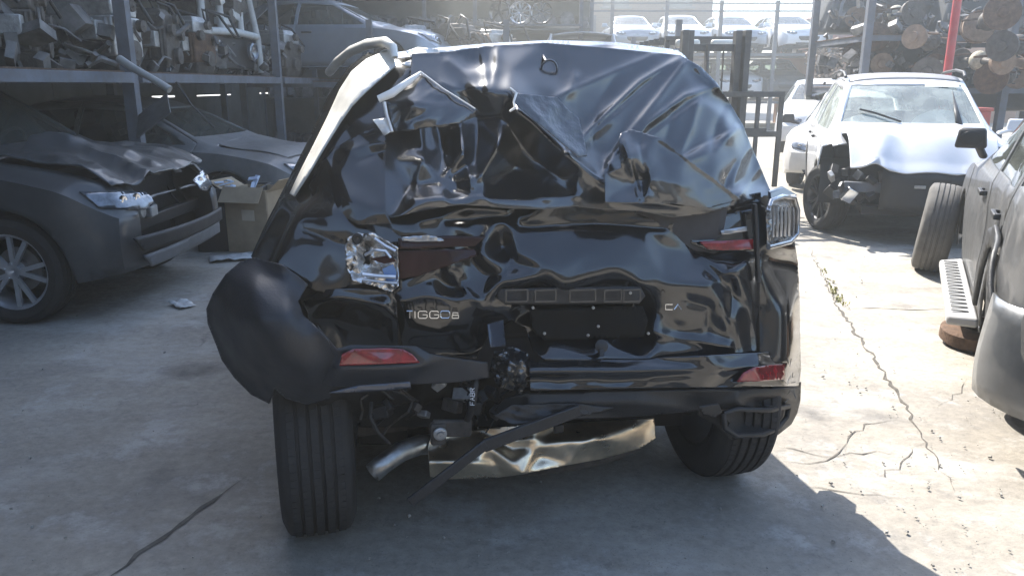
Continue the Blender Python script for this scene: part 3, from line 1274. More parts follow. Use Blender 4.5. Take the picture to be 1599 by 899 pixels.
crack(gz((150, 918), (200, 880), (250, 841), (300, 805), (345, 772), (385, 745)), .042, 'slab_joint', .016, seed=3)
crack(gz((1262, 385), (1285, 430), (1310, 480), (1345, 530), (1385, 590), (1420, 640), (1450, 700), (1490, 765)), .035, 'slab_joint', .03, seed=5)
crack(gz((1310, 482), (1370, 481), (1430, 484), (1480, 482)), .02, 'slab_joint', .01, seed=6)
crack(gz((1195, 690), (1240, 700), (1290, 712), (1330, 708), (1370, 706), (1400, 708)), .014, seed=7)
crack(gz((1225, 722), (1265, 722), (1300, 712), (1322, 700), (1330, 680), (1355, 664), (1400, 655)), .014, seed=8)
crack(gz((1255, 760), (1310, 765), (1370, 772), (1420, 778)), .012, seed=9)
crack(gz((1330, 712), (1355, 735), (1380, 742), (1430, 700), (1445, 690)), .010, seed=10)
crack(gz((1450, 640), (1490, 622), (1503, 600), (1510, 590)), .008, seed=11)
crack(gz((330, 462), (400, 470), (480, 468)), .012, seed=12)

# loose grit, scraps and weeds: too many to count
rnd = random.Random(11)
grit_mb = MB()
for i in range(420):
    if i < 110:
        p = at_z(rnd.gauss(1430, 110), min(890, max(420, rnd.gauss(750, 90))))
    elif i < 180:
        p = at_z(rnd.gauss(1320, 40) , rnd.uniform(400, 640))
    else:
        p = at_z(rnd.uniform(0, 1580), rnd.uniform(480, 895))
    s = rnd.choice([.002, .002, .003, .003, .004, .006]) * rnd.uniform(.7, 1.3)
    p.z = s * .4 + 0.006
    grit_mb.box(p, (s * 2, s * 1.4, s), (rnd.uniform(-.4, .4), rnd.uniform(-.4, .4), rnd.uniform(0, 3)), taper=.6)
grit_o = grit_mb.build('loose_grit', mat('grit', (.33, .31, .27), .9, var=.5, vscale=3), None, None)
tag(grit_o, 'loose grit and crumbs of concrete scattered on the yard floor', 'grit', kind='stuff')
weeds = MB()
for cx, cy, n_ in ((1302, 455, 34), (1310, 468, 26), (1296, 440, 14), (1320, 478, 10), (1285, 425, 8)):
    for _ in range(n_):
        p = at_z(cx + rnd.uniform(-6, 6), cy + rnd.uniform(-5, 5))
        a = rnd.uniform(0, 6.28)
        h = rnd.uniform(.012, .035)
        d = Vector((math.cos(a), math.sin(a), 0))
        s = Vector((-d.y, d.x, 0)) * .006
        t = p + d * h * .8 + Vector((0, 0, h))
        m_ = p + d * h * .3 + Vector((0, 0, h * .7))
        weeds.add([p - s * .5, p + s * .5, m_ + s, t, m_ - s], [(0, 1, 2, 4), (4, 2, 3)])
wo = weeds.build('weeds', weed_m, None, None)
tag(wo, 'low yellow green weeds growing in the slab joint', 'weeds', kind='stuff')
# ------------------------------------------------------------------ the wrecked black car
YAW = R(11)
OX, OY = 0.088, 2.775
FWv = Vector((-math.sin(YAW), math.cos(YAW), 0))
RTv = Vector((math.cos(YAW), math.sin(YAW), 0))


def BC(px, py, L):
    """photo pixel and distance along the car (behind the rear axle is negative) -> car coordinates"""
    d = ray(px, py)
    c = Vector((-OX, -OY, CAM_H))
    t = (L - c.dot(FWv)) / d.dot(FWv)
    p = c + d * t
    return Vector((p.dot(RTv), p.dot(FWv), p.z))


paint_black = mat('black car paint', (0.0055, 0.0065, 0.0085), 0.15, coat=0.65, var=0.2, vscale=7, dust=0.035, dustcol=(.20, .19, .18), spec=0.5, ior=1.5, coat_ior=1.5)
film_m = mat('black plastic film', (0.010, 0.0108, 0.0125), 0.21, coat=0.4, var=0.25, vscale=5, rvar=0.06, bump=0.03, bscale=9, spec=0.8, ior=1.6, coat_ior=1.6)
film_grey = mat('scuffed film', (0.035, 0.04, 0.05), 0.28, coat=0.3, var=0.35, vscale=14, bump=0.25, bscale=45, spec=0.8)
sunlit_strip = mat('sunlit pillar pale', (0.62, 0.60, 0.54), 0.42, metal=0.0, var=0.2, vscale=9, rvar=0.2)  # pale colour stands in for sun glare on the black pillar
torn_white = mat('torn white edge', (0.78, 0.77, 0.74), 0.6, var=0.1)
red_lens = mat('red lens', (0.20, 0.006, 0.012), 0.15, coat=0.8, var=0.6, vscale=26)
dark_lens = mat('dark red lens', (0.020, 0.003, 0.004), 0.3, spec=.3, coat=0.1, var=0.5, vscale=9)
lamp_chrome = mat('tail lamp reflector', (0.30, 0.29, 0.28), 0.15, metal=0.95, var=0.5, vscale=30, bump=0.35, bscale=60)
clear_edge = mat('clear lens edge', (0.34, 0.35, 0.36), 0.06, metal=0.6, coat=1.0, var=0.2, vscale=20)
muffler_m = mat('dented steel muffler', (0.72, 0.60, 0.44), 0.26, metal=1.0, var=0.3, vscale=8, rvar=0.2, bump=0.06, bscale=14)
blue_panel = mat('satin dark blue trim', (0.035, 0.045, 0.065), 0.3, coat=0.5, var=0.2)
bumper_matte = mat('unpainted bumper back', (0.012, 0.0145, 0.020), 0.40, coat=0.12, var=0.3, vscale=5, rvar=0.25, bump=0.05, bscale=120)

CMB = dict(CM, rim=rim_silver)
BS = dict(SUV, wb=2.71, ro=.86, zs=.26, tr=.36)
BS['top'] = [(-.86, 1.0), (-.80, 1.14), (-.5, 1.52), (-.15, 1.60), (.5, 1.655), (1.2, 1.66), (1.64, 1.58), (2.45, 1.12), (2.6, 1.07), (3.1, 1.0), (3.4, .93), (3.57, .78)]
black, bparts, bbvh = build_car('wrecked_car', 'black SUV with smashed rear end wrapped in black plastic film', 'car', BS, (OX, OY), YAW,
                                paint_black, CMB, skip=('back', 'rear_window'), wheels=('fl', 'fr'), ds=0.09)


def chop(o, y):
    b = bmesh.new()
    b.from_mesh(o.data)
    bmesh.ops.bisect_plane(b, geom=list(b.verts) + list(b.edges) + list(b.faces), dist=1e-5, plane_co=(0, y, 0), plane_no=(0, -1, 0), clear_outer=True)
    n = len(b.faces)
    b.to_mesh(o.data)
    b.free()
    return n


for o in [x for x in black.children if x.name.startswith(('body', 'side_window', 'floor_pan'))]:
    if chop(o, 0.12 if not o.name.startswith('floor') else -0.05) == 0:
        bpy.data.objects.remove(o)
for o in [x for x in black.children if x.name.startswith('wheel_well') and min(v.co.y for v in x.data.vertices) < 0]:
    bpy.data.objects.remove(o)

# rear wheels: the left one knocked out of line, the right one still under its arch
wheel(black, (-0.83, -0.09, 0.358), -1, CMB, r=.36, w=.245, rim=.235, rot=(R(2), 0, PI + R(5)), n=72, tread=True)
wheel(black, (0.755, 0.03, 0.358), 1, dict(CMB, rim=underbody, disc=underbody), r=.36, w=.245, rim=.235, rot=(0, 0, R(1)), n=72, tread=True)


def S_(name, outline, ctrl, m, parent=None, **k):
    return sheet(name, outline, ctrl, BC, m, parent or black, **k)


# dark cavity behind the torn panels
S_('inner_panel', [(430, 330), (600, 300), (1190, 300), (1225, 420), (1225, 620), (1060, 650), (700, 640), (560, 640), (520, 560), (470, 470)],
   [(430, 330, -.05), (600, 300, -.12), (1190, 300, .02), (1225, 600, .0), (800, 480, -.08), (700, 640, -.05), (560, 640, -.05), (470, 470, -.1), (760, 560, -.2)],
   underbody, step=14, wrinkle=(.06, 50, 50, 0, 2))

# left side: pillar and quarter
quarter = S_('left_quarter_panel',
   [(648, 88), (612, 92), (575, 82), (545, 104), (512, 150), (478, 225), (440, 300), (412, 355), (392, 400), (405, 425), (480, 450), (545, 470), (600, 470), (628, 450), (628, 330), (612, 240), (606, 190), (640, 120)],
   [(586, 75, .15), (540, 105, .12), (505, 162, .08), (470, 240, .02), (435, 310, -.06), (392, 400, -.16),
    (600, 96, -.02), (566, 124, -.10), (532, 185, -.18), (495, 262, -.28), (462, 335, -.40), (425, 410, -.46),
    (640, 104, -.10), (606, 150, -.17), (600, 200, -.25), (560, 240, -.27), (620, 300, -.36), (520, 330, -.44), (500, 300, -.36), (560, 360, -.46), (540, 440, -.50), (480, 445, -.50), (600, 460, -.46), (628, 400, -.44),
    (510, 380, -.47), (470, 380, -.45)],
   paint_black, step=4, soft=5, wrinkle=(.004, 60, 90, .6, 5), creases=[([(480, 288), (520, 300), (600, 325)], -.012, 9), ([(470, 360), (530, 380)], .01, 8)], thick=.004)
S_('sunlit_pillar_strip', [(612, 80), (596, 82), (572, 92), (548, 112), (530, 140), (512, 180), (490, 225), (468, 268), (452, 302), (458, 306), (480, 272), (505, 230), (530, 190), (548, 165), (575, 140), (600, 118), (618, 102)],
   [(586, 75, .05), (540, 112, .02), (505, 170, .0), (470, 245, -.05), (440, 310, -.12),
    (618, 98, -.10), (570, 132, -.175), (555, 120, -.09), (536, 185, -.235), (500, 252, -.315), (464, 325, -.41)],
   sunlit_strip, step=4, soft=4, wrinkle=(.006, 30, 30, .6, 8), thick=.006)
S_('quarter_glass', [(482, 292), (498, 258), (522, 232), (560, 208), (597, 193), (604, 205), (600, 250), (602, 330), (612, 350), (560, 352), (522, 338), (490, 312)],
   [(482, 292, -.30), (498, 258, -.30), (560, 208, -.29), (598, 192, -.30), (600, 330, -.46), (560, 350, -.47), (520, 335, -.42), (530, 270, -.37), (570, 290, -.40), (545, 310, -.45), (590, 250, -.34)],
   paint_black, step=4, soft=5, flat=.75, wrinkle=(.003, 40, 50, .9, 15), creases=[([(508, 240), (520, 290), (528, 340)], -.012, 7), ([(545, 235), (575, 225), (600, 222)], -.01, 5), ([(560, 250), (600, 236)], .01, 5)], thick=.004)
# roof rail
rail = MB()
rail.tube([BC(616, 90, -.10), BC(614, 74, -.09), BC(602, 66, -.02), BC(575, 69, .22), BC(548, 80, .6), BC(528, 96, 1.1), BC(514, 113, 1.7)], [.012, .014, .017, .018, .019, .021, .023], 10)
rail.build('roof_rail', mat('satin rail', (.74, .72, .66), .4, metal=.0, var=.12), black, 60)
# roof skin behind the film
S_('roof_panel', [(585, 98), (600, 84), (650, 78), (760, 68), (860, 63), (960, 66), (1058, 78), (1075, 92), (1000, 112), (820, 118), (640, 122)],
   [(585, 98, .02), (600, 84, .3), (760, 68, .5), (860, 63, .5), (960, 66, .5), (1058, 78, .4), (1075, 92, .0), (820, 118, -.06), (640, 122, -.09), (1000, 112, -.03)],
   paint_black, step=8, soft=6)

# tailgate: one crushed pressing
tail = S_('tailgate',
   [(602, 330), (700, 315), (800, 312), (900, 312), (1000, 318), (1100, 318), (1188, 300), (1190, 420), (1188, 548), (1110, 556), (1040, 560), (940, 562), (850, 562), (832, 545), (822, 515), (800, 500), (765, 520), (745, 560), (690, 556), (628, 540), (616, 470), (618, 380)],
   [(600, 330, -.40), (660, 330, -.37), (720, 335, -.35), (800, 335, -.33), (900, 335, -.335), (1000, 335, -.325), (1060, 340, -.30), (1180, 320, -.24), (900, 348, -.345), (1000, 346, -.335),
    (700, 352, -.40), (780, 345, -.37), (830, 340, -.38), (860, 350, -.36),
    (620, 360, -.42), (620, 430, -.43), (680, 365, -.40), (745, 372, -.38), (690, 425, -.40), (740, 400, -.36),
    (757, 372, -.41), (800, 362, -.39), (803, 408, -.39), (785, 385, -.31),
    (622, 465, -.47), (660, 440, -.455), (700, 418, -.455), (748, 398, -.47), (770, 410, -.45), (765, 430, -.38), (785, 430, -.44),
    (700, 450, -.385), (735, 440, -.41), (750, 460, -.43), (690, 462, -.45), (640, 472, -.47), (720, 425, -.41),
    (815, 358, -.365), (900, 356, -.36), (1000, 357, -.345), (1040, 366, -.33), (808, 400, -.43), (850, 395, -.425), (930, 392, -.415), (1010, 392, -.39),
    (790, 440, -.475), (860, 425, -.465), (960, 420, -.45), (1035, 440, -.43), (1075, 425, -.36),
    (1030, 385, -.33), (1090, 400, -.29), (1180, 400, -.27), (1100, 430, -.37), (1112, 440, -.425), (1165, 408, -.345), (1080, 350, -.24), (1170, 345, -.23), (1170, 390, -.24),
    (775, 446, -.475), (880, 443, -.47), (1000, 445, -.45), (790, 455, -.40), (990, 455, -.385), (800, 474, -.40), (990, 474, -.38),
    (830, 484, -.31), (1000, 484, -.29), (845, 527, -.31), (1000, 527, -.29), (920, 505, -.29),
    (632, 478, -.475), (725, 474, -.465), (745, 500, -.44), (640, 512, -.455), (625, 540, -.40), (740, 550, -.36), (690, 520, -.44),
    (1020, 452, -.42), (1105, 446, -.415), (1108, 500, -.385), (1030, 488, -.40), (1018, 515, -.43), (1045, 548, -.43), (1110, 545, -.40), (1060, 520, -.37), (1185, 545, -.31),
    (1128, 440, -.355), (1150, 430, -.41), (1168, 480, -.325), (1140, 500, -.41), (1125, 520, -.37), (1152, 545, -.39), (1185, 430, -.285), (1185, 500, -.28),
    (850, 533, -.43), (940, 531, -.415), (1030, 534, -.42), (850, 560, -.49), (1000, 560, -.455), (930, 560, -.47),
    (770, 520, -.36), (800, 500, -.36), (760, 480, -.45)],
   paint_black, step=3.4, soft=5, wrinkle=(.003, 60, 40, .15, 21), fine=.0003, flat=.70,
   creases=[([(620, 470), (660, 462), (750, 468)], -.014, 5), ([(700, 425), (716, 440), (745, 470)], -.012, 5), ([(640, 450), (680, 432), (700, 445)], .012, 5), ([(1100, 400), (1130, 430), (1165, 410)], -.012, 6), ([(1075, 470), (1110, 480), (1105, 520)], .014, 6),
            ([(1020, 520), (1070, 528), (1140, 540)], -.016, 6), ([(815, 353), (930, 351), (1040, 356)], .012, 4), ([(660, 345), (730, 325), (790, 330)], -.015, 6), ([(700, 345), (780, 338)], .012, 5), ([(1050, 350), (1110, 338), (1190, 316)], -.015, 5),
            ([(1165, 405), (1172, 450), (1182, 545)], -.016, 6), ([(1145, 440), (1140, 500), (1150, 545)], .014, 6)], thick=.003)
# light bars let into the tailgate
o = S_('tail_light', [(622, 372), (700, 368), (758, 370), (742, 384), (660, 388), (624, 388)], [(622, 372, -.455), (758, 370, -.425), (742, 384, -.43), (624, 388, -.465)], dark_lens, step=6, soft=3, thick=.01)
o['label'] = 'dark red left light bar split along its top'
S_('lamp_reflector', [(626, 370), (668, 367), (690, 372), (694, 376), (660, 378), (628, 377)], [(626, 370, -.47), (694, 374, -.45), (660, 378, -.47)], clear_edge, o, step=4, soft=2, wrinkle=(.008, 9, 9, 0, 3), thick=.006)
S_('tail_light', [(622, 392), (740, 388), (745, 398), (700, 415), (650, 432), (622, 436)], [(622, 392, -.455), (740, 388, -.42), (700, 415, -.455), (622, 436, -.465)], dark_lens, step=6, soft=3, thick=.01)
o = S_('tail_light', [(1066, 345), (1110, 336), (1178, 326), (1180, 392), (1110, 392), (1080, 380)], [(1066, 345, -.29), (1178, 326, -.285), (1180, 392, -.31), (1100, 392, -.32)], mat('smoked lens', (.012, .013, .015), .08, coat=1, var=.3), black, step=6, soft=3, thick=.01)
o['label'] = 'smoked right light bar with a red strip'
S_('red_strip', [(1092, 377), (1130, 376), (1176, 373), (1177, 389), (1130, 391), (1105, 389)], [(1092, 377, -.325), (1176, 373, -.32), (1177, 389, -.33), (1105, 389, -.335)], red_lens, o, step=5, soft=2, thick=.008)
S_('lamp_reflector', [(1125, 360), (1166, 353), (1167, 361), (1128, 367)], [(1125, 360, -.325), (1167, 356, -.315)], clear_edge, o, step=5, soft=2, thick=.006)
# plate lamps and plate recess details
plate = S_('plate_lamp_strip', [(778, 451), (1000, 447), (1008, 462), (998, 474), (790, 476), (776, 466)], [(778, 451, -.43), (1000, 447, -.41), (998, 474, -.42), (790, 476, -.44)], grille_m, step=6, soft=3, thick=.004)
S_('plate_recess', [(826, 483), (900, 480), (1004, 478), (1012, 500), (1006, 526), (930, 529), (850, 531), (832, 515)], [(826, 483, -.415), (1004, 478, -.395), (1006, 526, -.41), (850, 531, -.43)], mat('bare black recess', (.004, .0043, .0046), .6, var=.3, spec=.15), tail, step=8, soft=3, wrinkle=(.004, 50, 30, 0, 23), thick=.003)
for (x0, x1) in ((790, 824), (836, 868), (890, 930), (944, 970), (974, 1000)):
    q = MB()
    c = [BC(x0, 453, -.455), BC(x1, 452, -.45), BC(x1, 470, -.45), BC(x0, 471, -.455)]
    for a, b in zip(c, c[1:] + c[:1]):
        q.bar(a, b, .004, .004)
    q.build('plate_lamp', mat('grey clip', (.025, .026, .028), .3, coat=.5), plate, 40)
for (px, py) in ((926, 480), (934, 509), (918, 523), (832, 480), (850, 520), (1012, 520), (984, 457)):
    q = MB()
    q.lathe([(0, .005), (.005, .0045), (.006, .001)], origin=BC(px, py, -.43), axis=(0, -1, 0), n=10)
    q.build('bolt', alu, plate, 40)
q = MB()
q.lathe([(-.004, .012), (.004, .022), (.008, .012), (.008, .001)], origin=BC(939, 540, -.455), axis=(0, -1, .3), n=14)
q.bar(BC(939, 545, -.465), BC(940, 556, -.475), .014, .01)
q.build('latch', grille_m, plate, 40)


def letters(text, px, py, w, h, gap, L0, L1, material, parent, name, rad=.0022, slant=0.0, sizes=None, turn=0):
    n = len(text)
    for i, ch in enumerate(text):
        s = sizes[i] if sizes else 1.0
        mbx = MB()
        for st in STROKES[ch]:
            P = []
            for u, v in st:
                if turn:
                    P.append(BC(px + h * (1 - v), py - i * (w + gap) - u * w, L0))
                else:
                    X = px + i * (w + gap) + u * w * s
                    P.append(BC(X, py - v * h * s + slant * (X - px), L0 + (L1 - L0) * i / max(1, n - 1)))
            mbx.tube(P, rad, 5)
        o = mbx.build(name, material, parent, 60)


badge_m = mat('badge chrome', (.62, .63, .64), .18, metal=1.0, var=.2)
for ch, lx_, lw_, lh_ in (('T', 635, 9, 11), ('I', 646, 4, 11), ('G', 653, 14, 11), ('G', 671, 14, 11), ('O', 688, 14, 11), ('8', 706, 10, 9)):
    letters(ch, lx_, 496.5, lw_, lh_, 0, -.490 + (lx_ - 634) * .0002, -.48, badge_m, tail, 'badge_letter', .0018)
letters('CA', 1039, 483, 11, 8, 3, -.462, -.462, badge_m, tail, 'badge_letter', .0024)

# right rear corner
S_('right_quarter_panel', [(1184, 305), (1205, 300), (1226, 322), (1240, 372), (1246, 410), (1249, 470), (1250, 548), (1240, 566), (1187, 566), (1184, 420)],
   [(1184, 305, -.24), (1205, 300, -.12), (1184, 400, -.30), (1187, 480, -.30), (1187, 566, -.36), (1215, 380, -.31), (1218, 480, -.32), (1220, 560, -.36), (1234, 390, -.285), (1237, 480, -.295), (1238, 560, -.32), (1242, 395, -.2), (1245, 480, -.2), (1246, 560, -.22), (1248, 405, -.02), (1251, 480, .02), (1252, 560, -.05), (1200, 335, -.26)],
   paint_black, step=4, soft=9, creases=[([(1192, 430), (1196, 500), (1190, 560)], -.004, 5)], thick=.004)
lamp = S_('tail_lamp', [(1197, 330), (1203, 312), (1222, 306), (1240, 308), (1246, 330), (1245, 366), (1232, 378), (1199, 386)],
   [(1197, 330, -.33), (1203, 312, -.31), (1240, 308, -.16), (1246, 330, -.12), (1245, 366, -.13), (1199, 386, -.35), (1222, 345, -.30)],
   lamp_chrome, step=4, soft=3, wrinkle=(.006, 8, 20, 0, 31), thick=.006)
lamp['label'] = 'bare chrome right tail lamp with its cover gone'
for k in range(6):
    q = MB()
    x = 1207 + k * 6.2
    q.tube([BC(x, 322 + k * .4, -.345 + k * .024), BC(x + .6, 345, -.355 + k * .026), BC(x, 370 - k * .4, -.355 + k * .026)], .005, 6)
    q.build('lamp_rib', clear_edge, lamp, 60)
q = MB()
q.tube([BC(x, y, l) for x, y, l in ((1199, 330, -.36), (1204, 314, -.34), (1222, 307, -.27), (1240, 308, -.18), (1246, 328, -.14), (1245, 366, -.15), (1233, 378, -.25), (1200, 386, -.37))], .009, 8)
q.build('lamp_edge', clear_edge, lamp, 60)
for k in range(7):
    q = MB()
    q.bar(BC(1200, 322 + k * 3.2, -.362), BC(1214, 321 + k * 3.2, -.345), .006, .004)
    q.build('lamp_louvre', chrome, lamp, 30)
q = MB()
q.prism([BC(1203, 300, -.30), BC(1224, 292, -.2), BC(1246, 305, -.12), BC(1240, 308, -.15), BC(1222, 307, -.25), BC(1204, 314, -.31)], (0, .02, .002))
q.build('lamp_cap', blue_panel, lamp, 30, .004)
q = MB()
q.bar(BC(1178, 318, -.33), BC(1184, 440, -.34), .02, .012)
q.build('lamp_bracket', blackplastic, lamp, 30, .003)

# left tail lamp: a broken bowl of chrome and clear plastic
lamp2 = S_('tail_lamp', [(540, 372), (560, 364), (585, 364), (602, 376), (621, 388), (622, 446), (612, 456), (580, 445), (552, 440), (540, 420)],
   [(540, 372, -.485), (585, 364, -.50), (602, 376, -.52), (621, 388, -.52), (575, 385, -.46), (600, 400, -.47), (560, 400, -.49), (590, 430, -.53), (622, 445, -.54), (550, 435, -.50), (570, 420, -.47), (612, 412, -.50)],
   mat('bright broken reflector', (.62, .60, .57), .14, metal=.95, var=.5, vscale=30, bump=.35, bscale=60), step=3, soft=2, wrinkle=(.022, 14, 14, .4, 41), fine=.004, thick=.004)
lamp2['label'] = 'shattered chrome left tail lamp'
for pts, r_ in ((((566, 428, -.55), (592, 431, -.555), (618, 432, -.56)), .006), (((566, 436, -.55), (595, 440, -.555), (620, 442, -.56)), .004), (((570, 398, -.53), (585, 390, -.54), (602, 392, -.55), (610, 402, -.55)), .005), (((585, 372, -.53), (602, 384, -.54), (618, 392, -.55)), .005)):
    q = MB()
    q.tube([BC(*p) for p in pts], r_, 6)
    q.build('lamp_shard', mat('clear shard', (.66, .67, .68), .08, metal=.5, coat=1.0, var=.2), lamp2, 60)
q = MB()
q.prism([BC(597, 420, -.545), BC(614, 412, -.55), BC(619, 425, -.55), BC(618, 438, -.55), BC(604, 440, -.545)], (0, .006, 0))
q.build('lamp_lens', mat('blue clear lens', (.2, .34, .62), .08, metal=.4, coat=1), lamp2, 30)
q = MB()
q.prism([BC(578, 404, -.54), BC(612, 398, -.55), BC(618, 408, -.55), BC(600, 412, -.545)], (0, .006, 0))
q.build('lamp_lens', dark_lens, lamp2, 30)
q = MB()
q.lathe([(0, .016), (.008, .016), (.01, .011), (.002, .010), (0, .001)], origin=BC(558, 372, -.50), axis=(0, -1, 0), n=14)
q.build('lamp_socket', grille_m, lamp2, 40)

# crumpled panel between the left lamp and the bumper
S_('lower_left_panel', [(474, 470), (500, 452), (560, 450), (612, 455), (620, 470), (622, 548), (560, 548), (520, 545), (484, 500)],
   [(474, 470, -.50), (500, 456, -.47), (512, 466, -.55), (560, 470, -.53), (610, 460, -.50), (600, 480, -.545), (540, 480, -.50), (520, 500, -.43), (590, 520, -.44), (620, 500, -.50), (620, 548, -.42), (540, 548, -.42), (484, 500, -.45)],
   paint_black, step=3.4, soft=4, flat=.8, wrinkle=(.003, 40, 30, .2, 51), creases=[([(500, 472), (530, 464), (600, 474)], -.014, 5), ([(612, 455), (614, 500), (616, 545)], -.012, 4)], thick=.003)

# bumper: right half still on, left half torn out
bum = S_('bumper', [(826, 563), (900, 560), (1000, 560), (1080, 556), (1187, 550), (1250, 544), (1251, 575), (1248, 602), (1150, 604), (1000, 606), (900, 608), (828, 610)],
   [(826, 563, -.46), (1000, 560, -.445), (1187, 550, -.385), (1230, 546, -.28), (1250, 544, -.06), (828, 580, -.515), (1000, 578, -.495), (1120, 576, -.47), (1187, 570, -.43), (1230, 570, -.31), (1251, 572, -.06), (828, 590, -.485), (1000, 590, -.465), (1130, 590, -.44), (828, 610, -.50), (1000, 606, -.48), (1150, 604, -.455), (1225, 602, -.34), (1248, 602, -.06)],
   paint_black, step=4, soft=3, wrinkle=(.006, 60, 20, 0, 61), thick=.004)
bum['label'] = 'right half of the black rear bumper, still hanging on'
S_('reflector', [(1152, 596), (1162, 582), (1180, 573), (1205, 569), (1226, 568), (1226, 592), (1190, 595)], [(1152, 596, -.475), (1180, 573, -.455), (1226, 568, -.345), (1226, 592, -.355), (1190, 595, -.455)], red_lens, bum, step=5, soft=2, thick=.008)
S_('lower_trim', [(826, 614), (1000, 610), (1150, 608), (1248, 605), (1244, 628), (1150, 636), (1100, 640), (1000, 650), (900, 654), (800, 652), (772, 640), (790, 622)],
   [(826, 614, -.465), (1000, 610, -.445), (1150, 608, -.42), (1225, 606, -.32), (1248, 605, -.06), (826, 632, -.485), (1000, 630, -.465), (1150, 624, -.435), (1230, 620, -.30), (1244, 628, -.08), (800, 652, -.42), (1000, 650, -.40), (1100, 640, -.39), (772, 640, -.42)],
   blackplastic, bum, step=5, soft=3, thick=.006)
S_('lower_corner', [(1088, 606), (1180, 602), (1251, 596), (1250, 625), (1245, 645), (1236, 662), (1216, 678), (1182, 687), (1142, 686), (1118, 664), (1090, 648)],
   [(1088, 606, -.33), (1180, 602, -.31), (1230, 600, -.22), (1251, 596, -.02), (1250, 625, -.02), (1232, 640, -.18), (1236, 662, -.05), (1216, 678, -.16), (1182, 687, -.28), (1142, 686, -.32), (1090, 648, -.33)],
   grille_m, bum, step=6, soft=4, thick=.006)
S_('tow_cover', [(1092, 634), (1122, 630), (1128, 642), (1118, 652), (1098, 648)], [(1092, 634, -.455), (1122, 630, -.445), (1110, 650, -.45)], grille_m, bum, step=5, soft=2, thick=.006)
S_('exhaust_trim', [(1120, 640), (1150, 634), (1200, 634), (1240, 628), (1236, 648), (1222, 668), (1190, 680), (1150, 684), (1132, 672), (1140, 660)],
   [(1120, 640, -.42), (1200, 634, -.39), (1240, 628, -.10), (1170, 655, -.30), (1215, 648, -.26), (1236, 648, -.08), (1222, 668, -.18), (1190, 680, -.36), (1140, 682, -.40)],
   blackplastic, bum, step=4, soft=3, thick=.006)
q = MB()
q.tube([BC(x, y, l) for x, y, l in ((1130, 645, -.42), (1150, 638, -.42), (1200, 640, -.38), (1232, 634, -.2), (1228, 652, -.2), (1215, 668, -.28), (1190, 678, -.38), (1150, 680, -.42), (1132, 668, -.43), (1130, 645, -.42))], .010, 8)
q.build('exhaust_trim_rim', blackplastic, bum, 60)
q = MB()
for k in range(12):
    rr = random.Random(k)
    x, y = 1236 + rr.uniform(-8, 8), rr.uniform(562, 625)
    q.tube([BC(x, y, -.30), BC(x + rr.uniform(-8, 8), y + rr.uniform(-14, 14), -.32 + rr.uniform(-.02, .02))], .0012, 4)
q.build('scuff_shreds', mat('shredded plastic', (.16, .16, .155), .6), bum, None)
# the peeled corner
corner = S_('bumper_corner', [(398, 402), (376, 408), (352, 428), (332, 458), (322, 482), (324, 505), (338, 540), (346, 562), (366, 590), (392, 616), (420, 630), (428, 606), (446, 622), (480, 632), (516, 622), (524, 590), (524, 562), (512, 532), (492, 508), (474, 492), (466, 470), (480, 444), (462, 428), (440, 414)],
   [(398, 402, -.44), (352, 428, -.46), (332, 458, -.42), (322, 482, -.34), (324, 505, -.34), (338, 540, -.36), (366, 590, -.40), (420, 630, -.46), (390, 450, -.585), (360, 490, -.53), (400, 500, -.66), (450, 440, -.56), (470, 450, -.545), (455, 490, -.66), (380, 540, -.56), (430, 545, -.675), (480, 520, -.66), (470, 580, -.66), (520, 560, -.62), (430, 590, -.59), (480, 630, -.56), (516, 622, -.56), (410, 600, -.51)],
   bumper_matte, step=4, soft=9, wrinkle=(.008, 60, 60, .8, 71), thick=.006)
corner['label'] = 'left bumper corner peeled out over the wheel'
bl = S_('bumper_left_half', [(496, 508), (514, 530), (526, 545), (548, 538), (650, 540), (672, 552), (700, 558), (762, 566), (764, 590), (700, 598), (640, 600), (524, 604), (505, 600), (500, 560)],
   [(496, 508, -.645), (514, 530, -.645), (526, 545, -.63), (548, 538, -.62), (650, 540, -.575), (700, 558, -.55), (762, 566, -.50), (764, 590, -.50), (640, 580, -.60), (530, 580, -.645), (640, 600, -.58), (524, 604, -.62), (505, 600, -.60)],
   bumper_matte, step=4, soft=4, creases=[([(524, 575), (600, 574), (665, 570)], -.01, 4), ([(526, 546), (600, 541), (640, 543), (665, 562)], -.012, 4)], thick=.005)
bl['label'] = 'torn left half of the rear bumper with a red reflector'
S_('reflector', [(530, 571), (534, 553), (552, 545), (600, 543), (630, 545), (644, 553), (656, 566), (600, 568)], [(530, 571, -.655), (552, 545, -.645), (630, 545, -.605), (656, 566, -.60), (600, 568, -.635)], red_lens, bl, step=5, soft=2, thick=.008)
S_('trim_strip', [(514, 613), (560, 602), (640, 596), (642, 605), (590, 610), (520, 614)], [(514, 613, -.66), (640, 596, -.61), (642, 605, -.61), (560, 604, -.65)], blue_panel, bl, step=5, soft=2, thick=.006)
# torn bits in the middle
S_('torn_trim', [(762, 506), (786, 499), (790, 540), (766, 542)], [(762, 506, -.50), (786, 499, -.43), (790, 540, -.47), (766, 542, -.53)], blue_panel, step=5, soft=2, thick=.004)
S_('torn_foam', [(772, 548), (800, 540), (826, 552), (832, 590), (815, 612), (780, 606), (764, 580)],
   [(772, 548, -.48), (800, 540, -.45), (800, 575, -.56), (826, 552, -.45), (832, 590, -.47), (815, 612, -.46), (780, 606, -.48), (764, 580, -.46)],
   film_m, step=3, soft=3, wrinkle=(.03, 14, 14, .5, 81), thick=.002)
